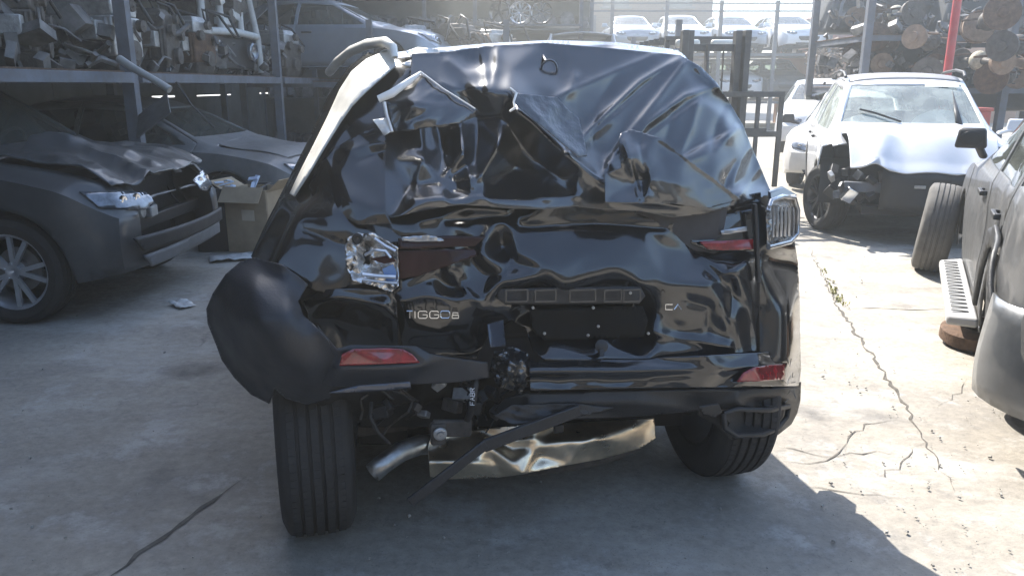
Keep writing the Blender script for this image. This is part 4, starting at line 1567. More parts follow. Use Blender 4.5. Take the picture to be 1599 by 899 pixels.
# underneath: crossmember, springs, wires, heat shield
ub = MB()
ub.bar(BC(560, 640, -.05), BC(1060, 640, -.02), .10, .10)
ub.bar(BC(560, 668, .12), BC(1010, 668, .12), .12, .09)
ub.build('crossmember', underbody, black, 40, .01)
for (x, s) in ((-.52, 1), (.52, 1)):
    q = MB()
    q.tube([Vector((x + .05 * math.cos(t), .05 + .05 * math.sin(t), .30 + t * .0085)) for t in np.linspace(0, 12 * PI, 110)], .007, 6)
    q.build('coil_spring', castiron, black, 60)
    q = MB()
    q.cyl((x + .12, -.02, .28), (x + .10, .0, .72), .022, .03, 12)
    q.build('shock_absorber', castiron, black, 60)
    q = MB()
    q.bar((x * .25, .1, .30), (x * 1.5, .0, .31), .09, .05)
    q.bar((x * .6, .45, .33), (x * 1.5, .02, .34), .06, .05)
    q.build('suspension_arm', castiron, black, 40, .01)
rw = random.Random(5)
for k in range(15):
    x0, y0 = rw.uniform(590, 830), rw.uniform(585, 625)
    P = [BC(x0, y0, -.40 + rw.uniform(-.05, .08))]
    for _ in range(5):
        x0 += rw.uniform(-22, 22)
        y0 += rw.uniform(4, 18)
        P.append(BC(x0, min(y0, 690), -.38 + rw.uniform(-.06, .06)))
    q = MB()
    q.tube(P, rw.choice([.003, .004, .006]), 6)
    q.build('torn_wire', rw.choice([grille_m, grille_m, blackplastic, castiron]), black, 60)
for k in range(16):
    x0, y0 = rw.uniform(585, 840), rw.uniform(595, 650)
    q = MB()
    c = BC(x0, y0, -.36 + rw.uniform(-.05, .05))
    q.box(c, (rw.uniform(.02, .07), rw.uniform(.02, .05), rw.uniform(.015, .05)), (rw.uniform(0, 1), rw.uniform(0, 1), rw.uniform(0, 3)))
    q.build('torn_clip', rw.choice([grille_m, blackplastic, castiron, alu]), black, 30, .004)
hose = MB()
hose.tube([BC(744, 585, -.47), BC(742, 605, -.50), BC(738, 632, -.50), BC(730, 655, -.46)], .011, 8)
hose = hose.build('tagged_hose', grille_m, black, 60)
letters('FaBR', 734, 632, 5.2, 7, 1.8, -.530, -.530, mat('white print', (.75, .76, .78), .5), hose, 'print_letter', .0011, turn=1)
q = MB()
q.tube([BC(580, 628, -.42), BC(578, 650, -.45), BC(590, 675, -.45), BC(608, 692, -.42)], .006, 6)
q.build('brake_hose', blackplastic, black, 60)
# exhaust
muf = S_('muffler', [(668, 700), (672, 684), (740, 672), (800, 664), (880, 660), (960, 656), (1022, 652), (1024, 684), (1000, 700), (940, 716), (880, 727), (816, 740), (780, 745), (700, 748), (672, 744)],
   [(668, 700, -.36), (740, 672, -.28), (880, 660, -.26), (1022, 652, -.22), (1024, 684, -.24), (672, 722, -.42), (740, 722, -.425), (800, 724, -.43), (816, 738, -.42), (830, 700, -.39), (845, 712, -.36), (760, 694, -.385), (860, 694, -.385), (900, 690, -.38), (930, 688, -.37), (895, 708, -.36), (890, 722, -.36), (960, 690, -.32), (800, 705, -.36), (700, 748, -.36), (780, 745, -.37), (940, 716, -.29), (1000, 700, -.25)],
   muffler_m, step=3.4, soft=3.5, wrinkle=(.005, 50, 30, .1, 91), creases=[([(676, 722), (760, 724), (816, 738)], -.012, 4), ([(760, 694), (830, 686), (900, 688), (930, 680)], -.012, 4), ([(816, 738), (835, 705), (842, 690)], -.012, 4), ([(890, 722), (900, 700), (928, 684)], -.014, 4)], thick=.003)
muf['label'] = 'dented bare metal exhaust box'
q = MB()
q.ell(BC(850, 700, -.16), (.40, .11, .085), 24, 10)
q.build('muffler_shell', castiron, muf, 60)
q = MB()
q.tube([BC(690, 692, -.30), BC(655, 694, -.33), BC(625, 705, -.38), BC(598, 724, -.42), BC(582, 738, -.44)], [.034, .034, .034, .033, .032], 16, False)
q.build('tail_pipe', mat('dull tail pipe', (.34, .33, .31), .3, metal=1.0, var=.4, vscale=14, rvar=.3), muf, 60, solid=.003)
q = MB()
q.box(BC(706, 668, -.42), (.13, .02, .06), (0, .08, 0))
q.box(BC(684, 676, -.425), (.05, .03, .075))
q.build('hanger_bracket', castiron, muf, 40, .008)
q = MB()
q.lathe([(0, .022), (.008, .022), (.012, .017), (.012, .012), (.022, .011), (.022, .001)], origin=BC(687, 676, -.445), axis=(0, -1, 0), n=16)
q.build('hanger_bolt', alu, muf, 40)
q = MB()
q.box(BC(872, 668, -.37), (.035, .02, .03))
q.build('hanger_clip', grille_m, muf, 40, .004)
q = MB()
q.bar(BC(640, 784, -.60), BC(760, 692, -.56), .012, .034)
q.bar(BC(755, 696, -.56), BC(905, 640, -.50), .014, .042)
q.build('hanging_strip', blackplastic, black, 40, .004)
S_('loose_trim', [(770, 650), (800, 632), (900, 630), (960, 636), (900, 652), (800, 662)], [(770, 650, -.50), (800, 632, -.49), (960, 636, -.46), (900, 652, -.49), (800, 662, -.51)], blackplastic, step=5, soft=3, wrinkle=(.015, 30, 12, .1, 95), thick=.004)
S_('wheel_liner', [(430, 615), (440, 590), (520, 600), (620, 610), (650, 625), (600, 640), (560, 660), (556, 700), (548, 640), (480, 628)],
   [(430, 615, -.36), (520, 600, -.42), (650, 625, -.36), (560, 660, -.22), (556, 700, -.2), (480, 628, -.43)], blackplastic, step=6, soft=4, wrinkle=(.02, 30, 30, 0, 97), thick=.004)

# ------------------------------------------------------------------ plastic film over the rear window (a thing laid over the car)
film_root = thing('plastic_sheet', 'crumpled glossy black plastic sheet taped over the rear of the wrecked SUV', 'plastic sheet', (OX, OY, 0), YAW)


def F_(name, outline, ctrl, m, **k):
    return sheet(name, outline, ctrl, BC, m, film_root, **k)


F_('film', [(643, 84), (700, 81), (760, 72), (850, 67), (950, 75), (1030, 83), (1062, 86), (1095, 105), (1120, 130), (1142, 165), (1160, 195), (1172, 225), (1185, 255), (1198, 286), (1206, 304), (1150, 320), (1100, 334), (1050, 340), (1000, 330), (950, 328), (900, 323), (860, 327), (800, 326), (760, 323), (720, 320), (680, 326), (640, 334), (602, 342), (598, 300), (600, 250), (602, 205), (605, 190), (620, 160), (640, 120)],
   [(640, 84, -.16), (700, 80, -.145), (760, 72, -.12), (850, 67, -.11), (950, 75, -.10), (1062, 86, -.05),
    (650, 115, -.22), (720, 112, -.205), (745, 100, -.16), (760, 114, -.22), (772, 100, -.185), (800, 108, -.225), (860, 105, -.165), (930, 110, -.165), (1000, 105, -.12), (1060, 102, -.08),
    (640, 160, -.30), (700, 156, -.285), (760, 148, -.30), (798, 142, -.325), (808, 165, -.37), (720, 130, -.24), (760, 130, -.258), (830, 135, -.262),
    (650, 195, -.28), (700, 198, -.25), (745, 186, -.25), (785, 182, -.30),
    (615, 250, -.34), (640, 230, -.32), (662, 250, -.37), (690, 240, -.30), (722, 240, -.375), (742, 250, -.32), (752, 276, -.41), (780, 225, -.40), (806, 176, -.40), (690, 285, -.39), (640, 290, -.37),
    (610, 335, -.45), (650, 322, -.47), (700, 315, -.45), (760, 316, -.45), (630, 310, -.41), (705, 305, -.40),
    (812, 225, -.27), (840, 255, -.28), (800, 265, -.31), (880, 285, -.335), (820, 298, -.37), (850, 310, -.40), (770, 295, -.38),
    (830, 190, -.395), (870, 228, -.39), (908, 262, -.38), (940, 284, -.375), (975, 286, -.385),
    (860, 170, -.285), (900, 200, -.27), (930, 160, -.225), (935, 235, -.295), (880, 140, -.225),
    (1000, 150, -.19), (960, 190, -.26), (1040, 180, -.225), (1100, 205, -.22), (1150, 240, -.19), (1105, 130, -.09), (1085, 150, -.16), (1140, 165, -.07), (1130, 185, -.17), (1172, 225, -.08), (1198, 286, -.13),
    (1120, 260, -.28), (1060, 250, -.29), (1000, 260, -.315), (960, 305, -.40), (1020, 315, -.40), (1100, 325, -.38), (1160, 308, -.30), (1206, 304, -.19), (1150, 285, -.25), (1175, 285, -.17),
    (900, 318, -.40), (950, 320, -.39), (990, 325, -.385), (860, 322, -.41)],
   film_m, step=3.0, soft=4.0, wrinkle=(.004, 120, 60, -.75, 101), fine=.0,
   creases=[([(1060, 92), (1000, 128), (940, 185), (880, 245)], -.034, 18, -1), ([(1068, 100), (1030, 150), (985, 205), (950, 255)], -.030, 16, -1), ([(1118, 136), (1070, 150), (1010, 195), (985, 230)], -.030, 20, -1), ([(1150, 200), (1120, 232), (1070, 252), (1030, 262)], -.034, 18, -1), ([(1020, 86), (940, 120), (870, 150)], -.020, 14, -1),
            ([(1088, 104), (1100, 120), (1122, 136)], -.024, 8, 1), ([(1132, 168), (1118, 196), (1112, 236)], .018, 8), ([(1090, 165), (1080, 200), (1062, 240)], -.018, 9, 1), ([(1050, 175), (1040, 215)], .014, 8),
            ([(1170, 232), (1152, 262), (1140, 300)], -.020, 9, 1), ([(1150, 255), (1135, 280), (1130, 310)], .016, 6), ([(1185, 262), (1170, 285), (1150, 312)], -.016, 7, 1),
            ([(806, 172), (780, 222), (750, 276)], -.024, 7, 1), ([(810, 170), (860, 222), (940, 285), (980, 288)], -.022, 7, 1), ([(775, 235), (805, 258), (890, 288)], -.010, 5),
            ([(680, 185), (690, 230), (712, 290)], .016, 7), ([(718, 190), (724, 240), (738, 292)], -.018, 8, 1), ([(655, 200), (660, 250), (650, 300)], -.016, 8, 1), ([(752, 76), (758, 110), (762, 142)], -.016, 7, 1), ([(778, 76), (776, 105), (768, 140)], -.014, 6, -1), ([(690, 130), (720, 142), (760, 134)], -.012, 5), ([(700, 95), (730, 118), (745, 140)], -.010, 6, 1),
            ([(640, 312), (720, 308), (820, 312), (900, 306)], -.018, 7), ([(980, 310), (1060, 322), (1160, 300)], -.016, 6), ([(900, 120), (880, 160), (900, 210)], -.014, 10, 1), ([(960, 120), (930, 170), (925, 230)], .012, 10)], thick=.0015)
F_('film_flap', [(592, 153), (612, 140), (656, 114), (680, 130), (746, 172), (720, 192), (690, 196), (640, 204), (612, 206), (602, 168)],
   [(592, 153, -.35), (656, 114, -.31), (746, 172, -.38), (690, 196, -.42), (640, 204, -.42), (612, 206, -.39), (650, 160, -.41), (690, 165, -.40), (602, 168, -.36)],
   film_m, step=4, soft=5, wrinkle=(.010, 40, 20, -.5, 111), thick=.003)
F_('film_flap', [(796, 139), (812, 146), (870, 152), (888, 172), (904, 185), (914, 226), (917, 244), (903, 246), (880, 226), (846, 198), (806, 164)],
   [(796, 139, -.385), (812, 146, -.395), (870, 152, -.34), (904, 185, -.335), (917, 244, -.41), (903, 246, -.43), (846, 198, -.445), (806, 164, -.425), (870, 195, -.385)],
   film_grey, step=3.4, soft=3, wrinkle=(.006, 20, 14, .7, 121), fine=.002, creases=[([(812, 150), (850, 190), (903, 242)], -.012, 4)], thick=.002)
F_('film_flap', [(966, 218), (970, 208), (986, 202), (1030, 215), (1070, 245), (1112, 276), (1158, 311), (1105, 326), (1050, 318), (1000, 318), (945, 316), (944, 272), (970, 262)],
   [(966, 218, -.40), (986, 202, -.36), (1030, 215, -.385), (1070, 245, -.40), (1158, 311, -.345), (1105, 326, -.42), (1000, 318, -.47), (945, 316, -.46), (944, 272, -.43), (990, 245, -.45), (1000, 280, -.40), (1015, 275, -.46), (1030, 250, -.42), (1060, 290, -.45), (1085, 285, -.42)],
   film_m, step=3.2, soft=4.5, wrinkle=(.006, 40, 24, .7, 131), fine=.0006, creases=[([(975, 220), (985, 260), (1000, 310)], -.016, 4), ([(1000, 225), (1008, 270), (1002, 312)], .018, 4), ([(990, 205), (1035, 218), (1155, 310)], -.010, 4)], thick=.002)
for nm, pts, r_ in (('torn_edge', ((591, 155, -.36), (612, 146, -.365), (640, 126, -.345), (657, 113, -.325)), (.012, .014, .010, .004)),
                    ('torn_edge', ((600, 160, -.37), (604, 180, -.385), (612, 206, -.40)), (.006, .005, .006)),
                    ('torn_edge', ((796, 138, -.40), (806, 146, -.41), (802, 160, -.425), (805, 168, -.435), (796, 174, -.43)), (.004, .005, .003, .005, .003)),
                    ('torn_edge', ((657, 113, -.325), (690, 138, -.36), (742, 170, -.395)), (.003, .003, .002))):
    q = MB()
    q.tube([BC(*p) for p in pts], list(r_), 6)
    q.build(nm, torn_white, film_root, 60)
F_('torn_scrap', [(582, 187), (604, 184), (610, 206), (600, 212)], [(582, 187, -.37), (604, 184, -.38), (610, 206, -.40), (600, 212, -.39)], torn_white, step=4, soft=1, wrinkle=(.01, 10, 10, 0, 7), thick=.002)
F_('torn_scrap', [(634, 80), (652, 74), (700, 78), (770, 72), (772, 76), (700, 84), (664, 90), (656, 100), (640, 104), (626, 100), (646, 92)], [(634, 80, -.12), (652, 74, -.08), (770, 73, -.05), (656, 100, -.17), (640, 104, -.17), (700, 84, -.12)], torn_white, step=4, soft=1, wrinkle=(.015, 12, 12, 0, 9), thick=.002)
q = MB()
q.tube([BC(858 + 12 * math.cos(t), 108 + 14 * math.sin(t), -.185) for t in np.linspace(0, 2 * PI, 20)], .004, 6, False)
q.tube([BC(845, 82, -.12), BC(852, 95, -.175)], .005, 6)
q.build('tape_ring', film_grey, film_root, 60)
# ------------------------------------------------------------------ the other vehicles
def panel_cut(o, keep):
    """drop faces of a finished panel for which keep(centre, normal) is false"""
    b = bmesh.new()
    b.from_mesh(o.data)
    b.normal_update()
    bmesh.ops.delete(b, geom=[f for f in b.faces if not keep(f.calc_center_median(), f.normal)], context='FACES')
    b.to_mesh(o.data)
    b.free()


def dent(c, rad, depth):
    c = Vector(c)

    def f(v):
        d = (v - c).length / rad
        return depth * max(0, 1 - d * d) ** 1.5
    return f


paint_white = mat('white car paint', (0.62, 0.635, 0.66), 0.28, coat=0.7, var=0.05, vscale=5, dust=0.18, dustcol=(.5, .46, .40))
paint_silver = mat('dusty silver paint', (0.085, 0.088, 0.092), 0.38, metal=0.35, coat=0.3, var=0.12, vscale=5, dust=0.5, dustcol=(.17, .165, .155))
paint_grey = mat('dusty dark grey paint', (0.045, 0.049, 0.052), 0.36, metal=0.2, coat=0.35, var=0.2, vscale=5, dust=0.4, dustcol=(.10, .10, .095))
paint_ash = mat('faded ash paint', (0.13, 0.135, 0.14), 0.42, metal=0.3, coat=0.2, var=0.2, vscale=6, dust=0.5, dustcol=(.26, .25, .23))
paint_blue = mat('pale blue silver paint', (0.26, 0.30, 0.36), 0.3, metal=0.35, coat=0.6, var=0.08, vscale=5, dust=0.25)
paint_darkblue = mat('dark teal paint', (0.03, 0.04, 0.05), 0.35, coat=0.5, var=0.2, dust=0.35, dustcol=(.2, .19, .17))
airbag_m = mat('white airbag cloth', (0.78, 0.79, 0.76), 0.8, var=0.06, bump=0.2, bscale=12)

# --- dark grey SUV at the left, nose into the aisle
GS = dict(SUV, wb=2.64, fo=.70)
GS['top'] = SUV['top'][:-4] + [(2.6, 1.09), (3.0, 1.02), (3.22, .95), (3.34, .80)]
GS['belt'] = SUV['belt'][:-2] + [(3.0, .90), (3.34, .70)]
GS['hood'] = [(-.70, 2.52), (.70, 2.52), (.66, 3.16), (.3, 3.22), (-.3, 3.22), (-.66, 3.16)]
GM = dict(CM, rim=rim_silver)


def grey_hood(v):
    r = noise.noise(Vector((v.x * 2.4, v.y * 2.4, 3.3))) * .07 - abs(noise.noise(Vector((v.x * 4, v.y * 3, 7)))) * .09 - abs(noise.noise(Vector((v.x * 9, v.y * 7, 1)))) * .025
    ridge = .12 * math.exp(-((v.x - .15 + (v.y - 2.8) * .5) / .10) ** 2) * math.exp(-((v.y - 2.66) / .30) ** 2)
    sag = -.05 * max(0, v.y - 3.0) / .35 * (0.6 + v.x)
    return (v.x * (1 + .06 * (v.y - 2.5)), 2.52 + (v.y - 2.52) * 1.20, v.z + r * min(1, (v.y - 2.5) * 4 + .2) + ridge + sag + .03)


grey, gp, gbvh = build_car('wrecked_car', 'dark grey SUV with crumpled hood and torn front, under the left rack', 'car', GS, (-5.88, 5.92), R(-93), paint_grey, GM,
                           hood_fn=grey_hood, rim_kw=dict(spokes=5, twin=True, rim=.255))
yN = GS['wb'] + GS['fo']
panel_cut(gp['body'], lambda c, n: not (n.y > .45 and c.y > yN - .25 and -.62 < c.x < .48 and .52 < c.z < .92))
q = MB()
q.box((-.05, yN - .34, .62), (1.2, .06, .62))
q.build('radiator', mat('dark radiator', (.02, .02, .022), .7, var=.4, vscale=30), grey, 30)
q = MB()
q.bar((-.62, yN - .12, .60), (.58, yN - .12, .58), .06, .09)
q.build('crash_bar', grille_m, grey, 30, .01)
front_lights(grey, gbvh, GS, GM, z=.79, x0=.36, x1=.80, h=.15)
S3 = GS
face_patch('lower_lip', gbvh, [(-.62, .36), (.52, .33), (.60, .42), (-.60, .46)], (0, 2), yN + 1, (0, -1, 0), mat('pale bumper lip', (.16, .165, .17), .5, var=.2, dust=.3, dustcol=(.2, .19, .18)), grey, off=.02, thick=.02)
face_patch('bumper_strip', gbvh, [(-.66, .46), (.62, .46), (.70, .56), (-.66, .56)], (0, 2), yN + 1, (0, -1, 0), blackplastic, grey, off=.03, thick=.02)
q = MB()
q.box((.18, yN - .08, .66), (.16, .05, .08), (0, 0, .2))
q.cyl((.36, yN - .10, .68), (.36, yN - .04, .68), .045, n=14)
q.build('fog_lamp', alu, grey, 30, .01)
for i in range(5):
    rr = random.Random(i + 20)
    q = MB()
    c = Vector((rr.uniform(-.5, .5), yN - .2, rr.uniform(.6, .85)))
    q.tube([c, c + Vector((rr.uniform(-.2, .2), .05, -.06)), c + Vector((rr.uniform(-.3, .3), .09, -.16))], .008, 6)
    q.build('loose_wire', grille_m, grey, 60)
q = MB()
q.prism([(0, 0, 0), (.34, .05, .02), (.36, .42, .03), (.06, .40, .0)], (0, 0, .012))
tag(q.build('torn_panel', paint_grey, None, 30, loc=(-3.05, 6.35, 1.12), rot=(R(24), R(-30), R(15))), 'bent sheet metal piece lying on the hood of the dark grey SUV', 'sheet metal')

# --- faded car behind it
SS = dict(SUV, wb=2.6, zs=.22)


def ash_hood(v):
    return (v.x, v.y, v.z + noise.noise(Vector((v.x * 2, v.y * 2, 9))) * .04 + .02)


ash, ap, abvh = build_car('wrecked_car', 'faded grey car with rounded nose, second under the left rack', 'car', dict(SEDAN), (-5.55, 9.3), R(-97), paint_ash, CM, hood_fn=ash_hood)
front_lights(ash, abvh, SEDAN, CM, z=.66, x0=.4, x1=.72, h=.13)
front_grille(ash, abvh, SEDAN, CM, z=.52)

# --- white SUV with the buckled hood
WS = dict(SUV, wb=2.66)
WM = dict(CM, rim=rim_black, glass=glass_mat('pale windscreen', (0.78, 0.84, 0.78), 0.7, film=(.62, .68, .62), filmfac=0.40))


def white_hood(v):
    t = (v.y - 2.5) / .85
    z = v.z + .07 * math.sin(PI * min(1, t * 1.1)) - .60 * max(0, t - .62) ** 1.15
    fold = .07 * math.exp(-((v.x - .34 - (t - .6) * .25) / .10) ** 2) * max(0, t - .15)
    fold2 = -.025 * math.exp(-((v.x - .16) / .09) ** 2) * max(0, t - .3)
    fold3 = .05 * math.exp(-((v.x + .52) / .07) ** 2) * max(0, t - .3)
    n = noise.noise(Vector((v.x * 3, v.y * 3, 1.5))) * .02
    return (v.x * (1 - .05 * max(0, t - .6)), v.y + .10 * t + .012 * math.sin(v.x * 5) * t, z + fold + fold2 + fold3 + n - .05 * max(0, v.x - .4) * t)


white, wp, wbvh = build_car('wrecked_car', 'white SUV with buckled hood and open front, facing the camera', 'car', WS, (5.04, 10.68), R(161.5), paint_white, WM,
                            hood_fn=white_hood, rim_kw=dict(spokes=5, twin=True, rim=.25), wheel_rot={'fr': (0, 0, R(24)), 'fl': (0, 0, PI + R(16))})
yN = WS['wb'] + WS['fo']
panel_cut(wp['body'], lambda c, n: not (c.y > yN - .46 and (abs(c.x) < .80 or c.x > 0)))
panel_cut(wp['body'], lambda c, n: not (c.y > yN - .62 and c.x > .5 and c.z < .95))
q = MB()
q.box((0, yN - .42, .60), (1.25, .08, .5))
q.build('radiator', grille_m, white, 30)
q = MB()
q.bar((-.65, yN - .26, .55), (.68, yN - .22, .56), .07, .10)
q.build('crash_bar', steel, white, 30, .01)
face = MB()
vv, ff = [], []
for i in range(13):
    for j in range(6):
        x = -.80 + i / 12 * 1.15
        z = .34 + j / 5 * .40
        vv.append((x, yN - .08 - .22 * abs(x) ** 2.2 + .03 * noise.noise(Vector((x * 4, z * 4, 2))), z + .04 * x))
for i in range(12):
    for j in range(5):
        ff.append((i * 6 + j, i * 6 + j + 1, i * 6 + j + 7, i * 6 + j + 6))
face.add(vv, ff)
face.build('front_bumper', blackplastic, white, 60, solid=.012)
q = MB()
q.box((.02, yN - .02, .60), (.10, .01, .03))
q.build('badge', alu, white, 30, .004)
rr = random.Random(77)
for i in range(22):
    q = MB()
    c = Vector((rr.uniform(.25, .82), yN - rr.uniform(.15, .5), rr.uniform(.40, .70)))
    q.box(c, (rr.uniform(.04, .16), rr.uniform(.03, .1), rr.uniform(.03, .14)), (rr.uniform(-1, 1), rr.uniform(-1, 1), rr.uniform(-1, 1)))
    q.build('broken_piece', rr.choice([grille_m, alu, chrome, blackplastic, castiron, lamp_m]), white, 30, .006)
bag = MB()
bag.ell((-.36, 1.86, 1.08), (.30, .22, .20), 18, 12)
bag.build('airbag', airbag_m, white, 60)
bag = MB()
bag.ell((.34, 1.98, 1.10), (.34, .20, .13), 18, 12)
bag.build('airbag', airbag_m, white, 60)
bag = MB()
bag.ell((.40, 2.12, 1.10), (.22, .12, .07), 14, 10)
bag.build('airbag', airbag_m, white, 60)
q = MB()
q.add([(-.50, 2.34, 1.14), (-.435, 2.34, 1.14), (-.46, 1.78, 1.49)], [(0, 1, 2)])
q.build('wiper', grille_m, white, 30, solid=.01)
q = MB()
q.tube([(.1, 2.36, 1.165), (.35, 2.20, 1.25), (.5, 2.13, 1.285)], .012, 6)
q.build('wiper', grille_m, white, 60)
for s in (-1, 1):
    q = MB()
    q.tube([(s * .66, -.2, 1.66), (s * .66, 0, 1.70), (s * .65, .8, 1.72), (s * .64, 1.3, 1.69), (s * .63, 1.45, 1.64)], .018, 8)
    q.build('roof_rail', blackplastic, white, 60)
q = MB()
q.box((-.36, 1.70, 1.542), (.34, .06, .004), (R(-29), 0, 0))
q.build('sun_strip', torn_white, white, None)
mirrors(white, WS, WM, paint_white, sides=(-1,))
face_patch('roof_skin', wbvh, [(-.58, -.3), (.58, -.3), (.58, 1.5), (-.58, 1.5)], (0, 1), 3, (0, 0, -1), mat('grey roof', (.22, .22, .23), .5, metal=.2, dust=.3), white, off=.004, step=.12, thick=.004)

# --- silver car at the right edge
VS = dict(SUV, wb=2.62)


def silver_deform(v):
    dz = 0.0
    if v.y < .35:
        dz = noise.noise(Vector((v.x * 2, v.y * 3, v.z * 3))) * .03
    d = .05 * math.exp(-((v.y - .75) / .35) ** 2 - ((v.z - .7) / .2) ** 2) if v.x < -.5 else 0
    return (v.x + d + dz, v.y, v.z)


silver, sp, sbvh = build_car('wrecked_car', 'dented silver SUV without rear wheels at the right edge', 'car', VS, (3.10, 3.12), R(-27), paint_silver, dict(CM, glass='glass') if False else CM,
                             deform=silver_deform, wheels=('fr',))
lw = thing('loose_wheel', 'worn loose wheel standing against the side of the silver SUV', 'wheel', (3.62, 6.46, .375), 0, rot=(0, R(-6), PI + R(-29)))
link('tyre', tyre_mesh(.375, .26, .235, 72), mat('dusty tyre', (.10, .095, .088), .85, var=.3, vscale=9, dust=.5, dustcol=(.2, .19, .17)), lw, 40)
link('rim', rim_mesh(.235, .22, 5, True), rim_silver, lw, 35)
mirrors(silver, VS, dict(CM, chrome=grille_m), blackplastic, out=.035, up=.16)
q = MB()
q.prism([(-.90, .50, .27), (-1.05, .55, .26), (-1.05, 2.12, .26), (-.90, 2.2, .27)], (0, 0, .055))
rb = q.build('running_board', mat('worn step trim', (.36, .36, .35), .5, var=.12, dust=.3), silver, 30, .015)
for k in range(16):
    q = MB()
    q.box((-.985, .64 + k * .092, .328), (.085, .02, .006))
    q.build('step_rib', mat('step rubber', (.20, .20, .195), .7), rb, 30)
face_patch('rear_arch_trim', sbvh, [(-.50, .36), (-.40, .62), (-.2, .83), (.08, .90), (.34, .84), (.52, .66), (.60, .40), (.50, .40), (.42, .62), (.28, .76), (.05, .81), (-.16, .75), (-.32, .60), (-.42, .36)], (1, 2), -2, (1, 0, 0), blackplastic, silver, off=.012, thick=.02, step=.05)
q = MB()
vv, ff = [], []
for i in range(10):
    for j in range(7):
        a = i / 9
        y = -.46 - .50 * math.sin(a * PI / 2)
        x = -.97 + .75 * (1 - math.cos(a * PI / 2))
        z = .26 + j / 6 * .44
        vv.append((x + .03 * noise.noise(Vector((y * 3, z * 3, 1))) - .02 * math.sin(PI * j / 6), y, z))
for i in range(9):
    for j in range(6):
        ff.append((i * 7 + j, i * 7 + j + 1, i * 7 + j + 8, i * 7 + j + 7))
q.add(vv, ff)
q.build('rear_bumper', mat('polished grey bumper', (.10, .108, .115), .3, metal=.3, coat=.5, var=.2, dust=.35, dustcol=(.18, .175, .17)), silver, 60, solid=.01)
q = MB()
q.lathe([(-.06, .05), (-.06, .15), (.02, .16), (.03, .15), (.03, .06), (.07, .055), (.07, .001)], origin=(-.82, .0, .24), axis=(-1, 0, 0), n=26)
q.build('brake_drum', rust, silver, 40)
# the rusty rim it rests on
q = MB()
q.lathe([(0, .08), (0, .19), (.03, .22), (.09, .215), (.10, .20), (.10, .08), (.06, .07), (0, .08)], axis=(0, 0, 1), n=32)
tag(q.build('steel_rim', rust, None, 40, loc=(2.88, 4.50, .012), rot=(R(3), R(-4), 0)), 'rusty steel rim lying flat under the silver SUV', 'rim')
q = MB()
q.box((0, 0, .12), (.30, .18, .24))
tag(q.build('timber_block', mat('old timber', (.18, .13, .08), .85, var=.3, vscale=12), None, 30, .01, loc=(3.06, 4.0, 0), rot=(0, 0, .3)), 'timber block propping the rear of the silver SUV', 'timber block')

# --- white cars behind the white SUV
HM = dict(CM, glass=glass_m)
wh, whp, whb = build_car('white_car', 'white hatchback with front door missing, left of the white SUV', 'car', HATCH, (6.35, 14.2), R(152), mat('cream white paint', (.70, .69, .66), .35, coat=.4, var=.06, dust=.2), HM,
                         skip=(('door', 1, 0),), ds=.09)
front_lights(wh, whb, HATCH, HM, z=.66, x0=.4, x1=.72)
front_grille(wh, whb, HATCH, HM, z=.5)
mirrors(wh, HATCH, HM, blackplastic)
w2, w2p, w2b = build_car('white_car', 'white sedan parked behind the white hatchback', 'car', dict(SEDAN), (6.9, 17.6), R(160), paint_white, HM, ds=.09, z=.25)
front_lights(w2, w2b, SEDAN, HM, z=.66, x0=.4, x1=.72)
front_grille(w2, w2b, SEDAN, HM, z=.5)

# --- cars stored on the racks
far_s, fsp, fsb = build_car('stored_car', 'white sedan on the top far rack, rightmost', 'car', dict(SEDAN), (9.95, 31.2), R(184), paint_white, CM, group='cars stored on racks', ds=.1, z=2.62, detail=1)
front_lights(far_s, fsb, SEDAN, CM, z=.66, x0=.4, x1=.72)
front_grille(far_s, fsb, SEDAN, CM, z=.5, w=.36)
mirrors(far_s, SEDAN, CM, paint_white)
far_h, fhp, fhb = build_car('stored_car', 'dark hatchback nose first on the middle far rack', 'car', HATCH, (9.95, 31.3), R(176), paint_darkblue, CM, group='cars stored on racks', ds=.1, z=1.02)
front_lights(far_h, fhb, HATCH, CM, z=.66, x0=.4, x1=.72)
front_grille(far_h, fhb, HATCH, CM, z=.5, w=.36)


def restyle(root, src, paint):
    old = src
    for o in [root] + list(root.children_recursive):
        if o.type == 'MESH':
            for sl in o.material_slots:
                if sl.material == old:
                    sl.link = 'OBJECT'
                    sl.material = paint
    return root


for src, p0, x, y, z, a, pt, lb in ((far_s, paint_white, 8.05, 31.6, 2.62, 182, paint_blue, 'pale blue sedan on the top far rack beside the rightmost white sedan'),
                                    (far_s, paint_white, 6.2, 31.3, 2.62, 178, paint_white, 'white sedan on the top far rack above the forklift mast'),
                                    (far_s, paint_white, 4.35, 31.5, 2.62, 180, paint_blue, 'pale blue sedan on the top far rack, leftmost'),
                                    (far_h, paint_darkblue, 8.05, 31.3, 1.02, 180, paint_white, 'white hatchback on the middle far rack behind the forklift mast'),
                                    (far_h, paint_darkblue, 6.2, 31.3, 1.02, 180, paint_ash, 'grey hatchback on the middle far rack left of the forklift'),
                                    (far_h, paint_darkblue, 11.9, 31.6, 2.62, 186, mat('dull red paint', (.22, .06, .05), .4, coat=.3, dust=.4), 'dull red hatchback on the top far rack, right end')):
    c = copy_tree(src)
    c.location = (x, y, z)
    c.rotation_euler = (0, 0, R(a))
    c['label'] = lb
    restyle(c, p0, pt)

ca, cap, cab = build_car('stored_car', 'pale blue sedan with its headlight towards the aisle on the middle rack', 'car', dict(SEDAN), (-4.55, 15.1), R(-101), paint_blue, CM, group='cars stored on racks', z=1.62)
front_lights(ca, cab, SEDAN, CM, z=.68, x0=.34, x1=.74, h=.16)
front_grille(ca, cab, SEDAN, CM, z=.52, w=.36)
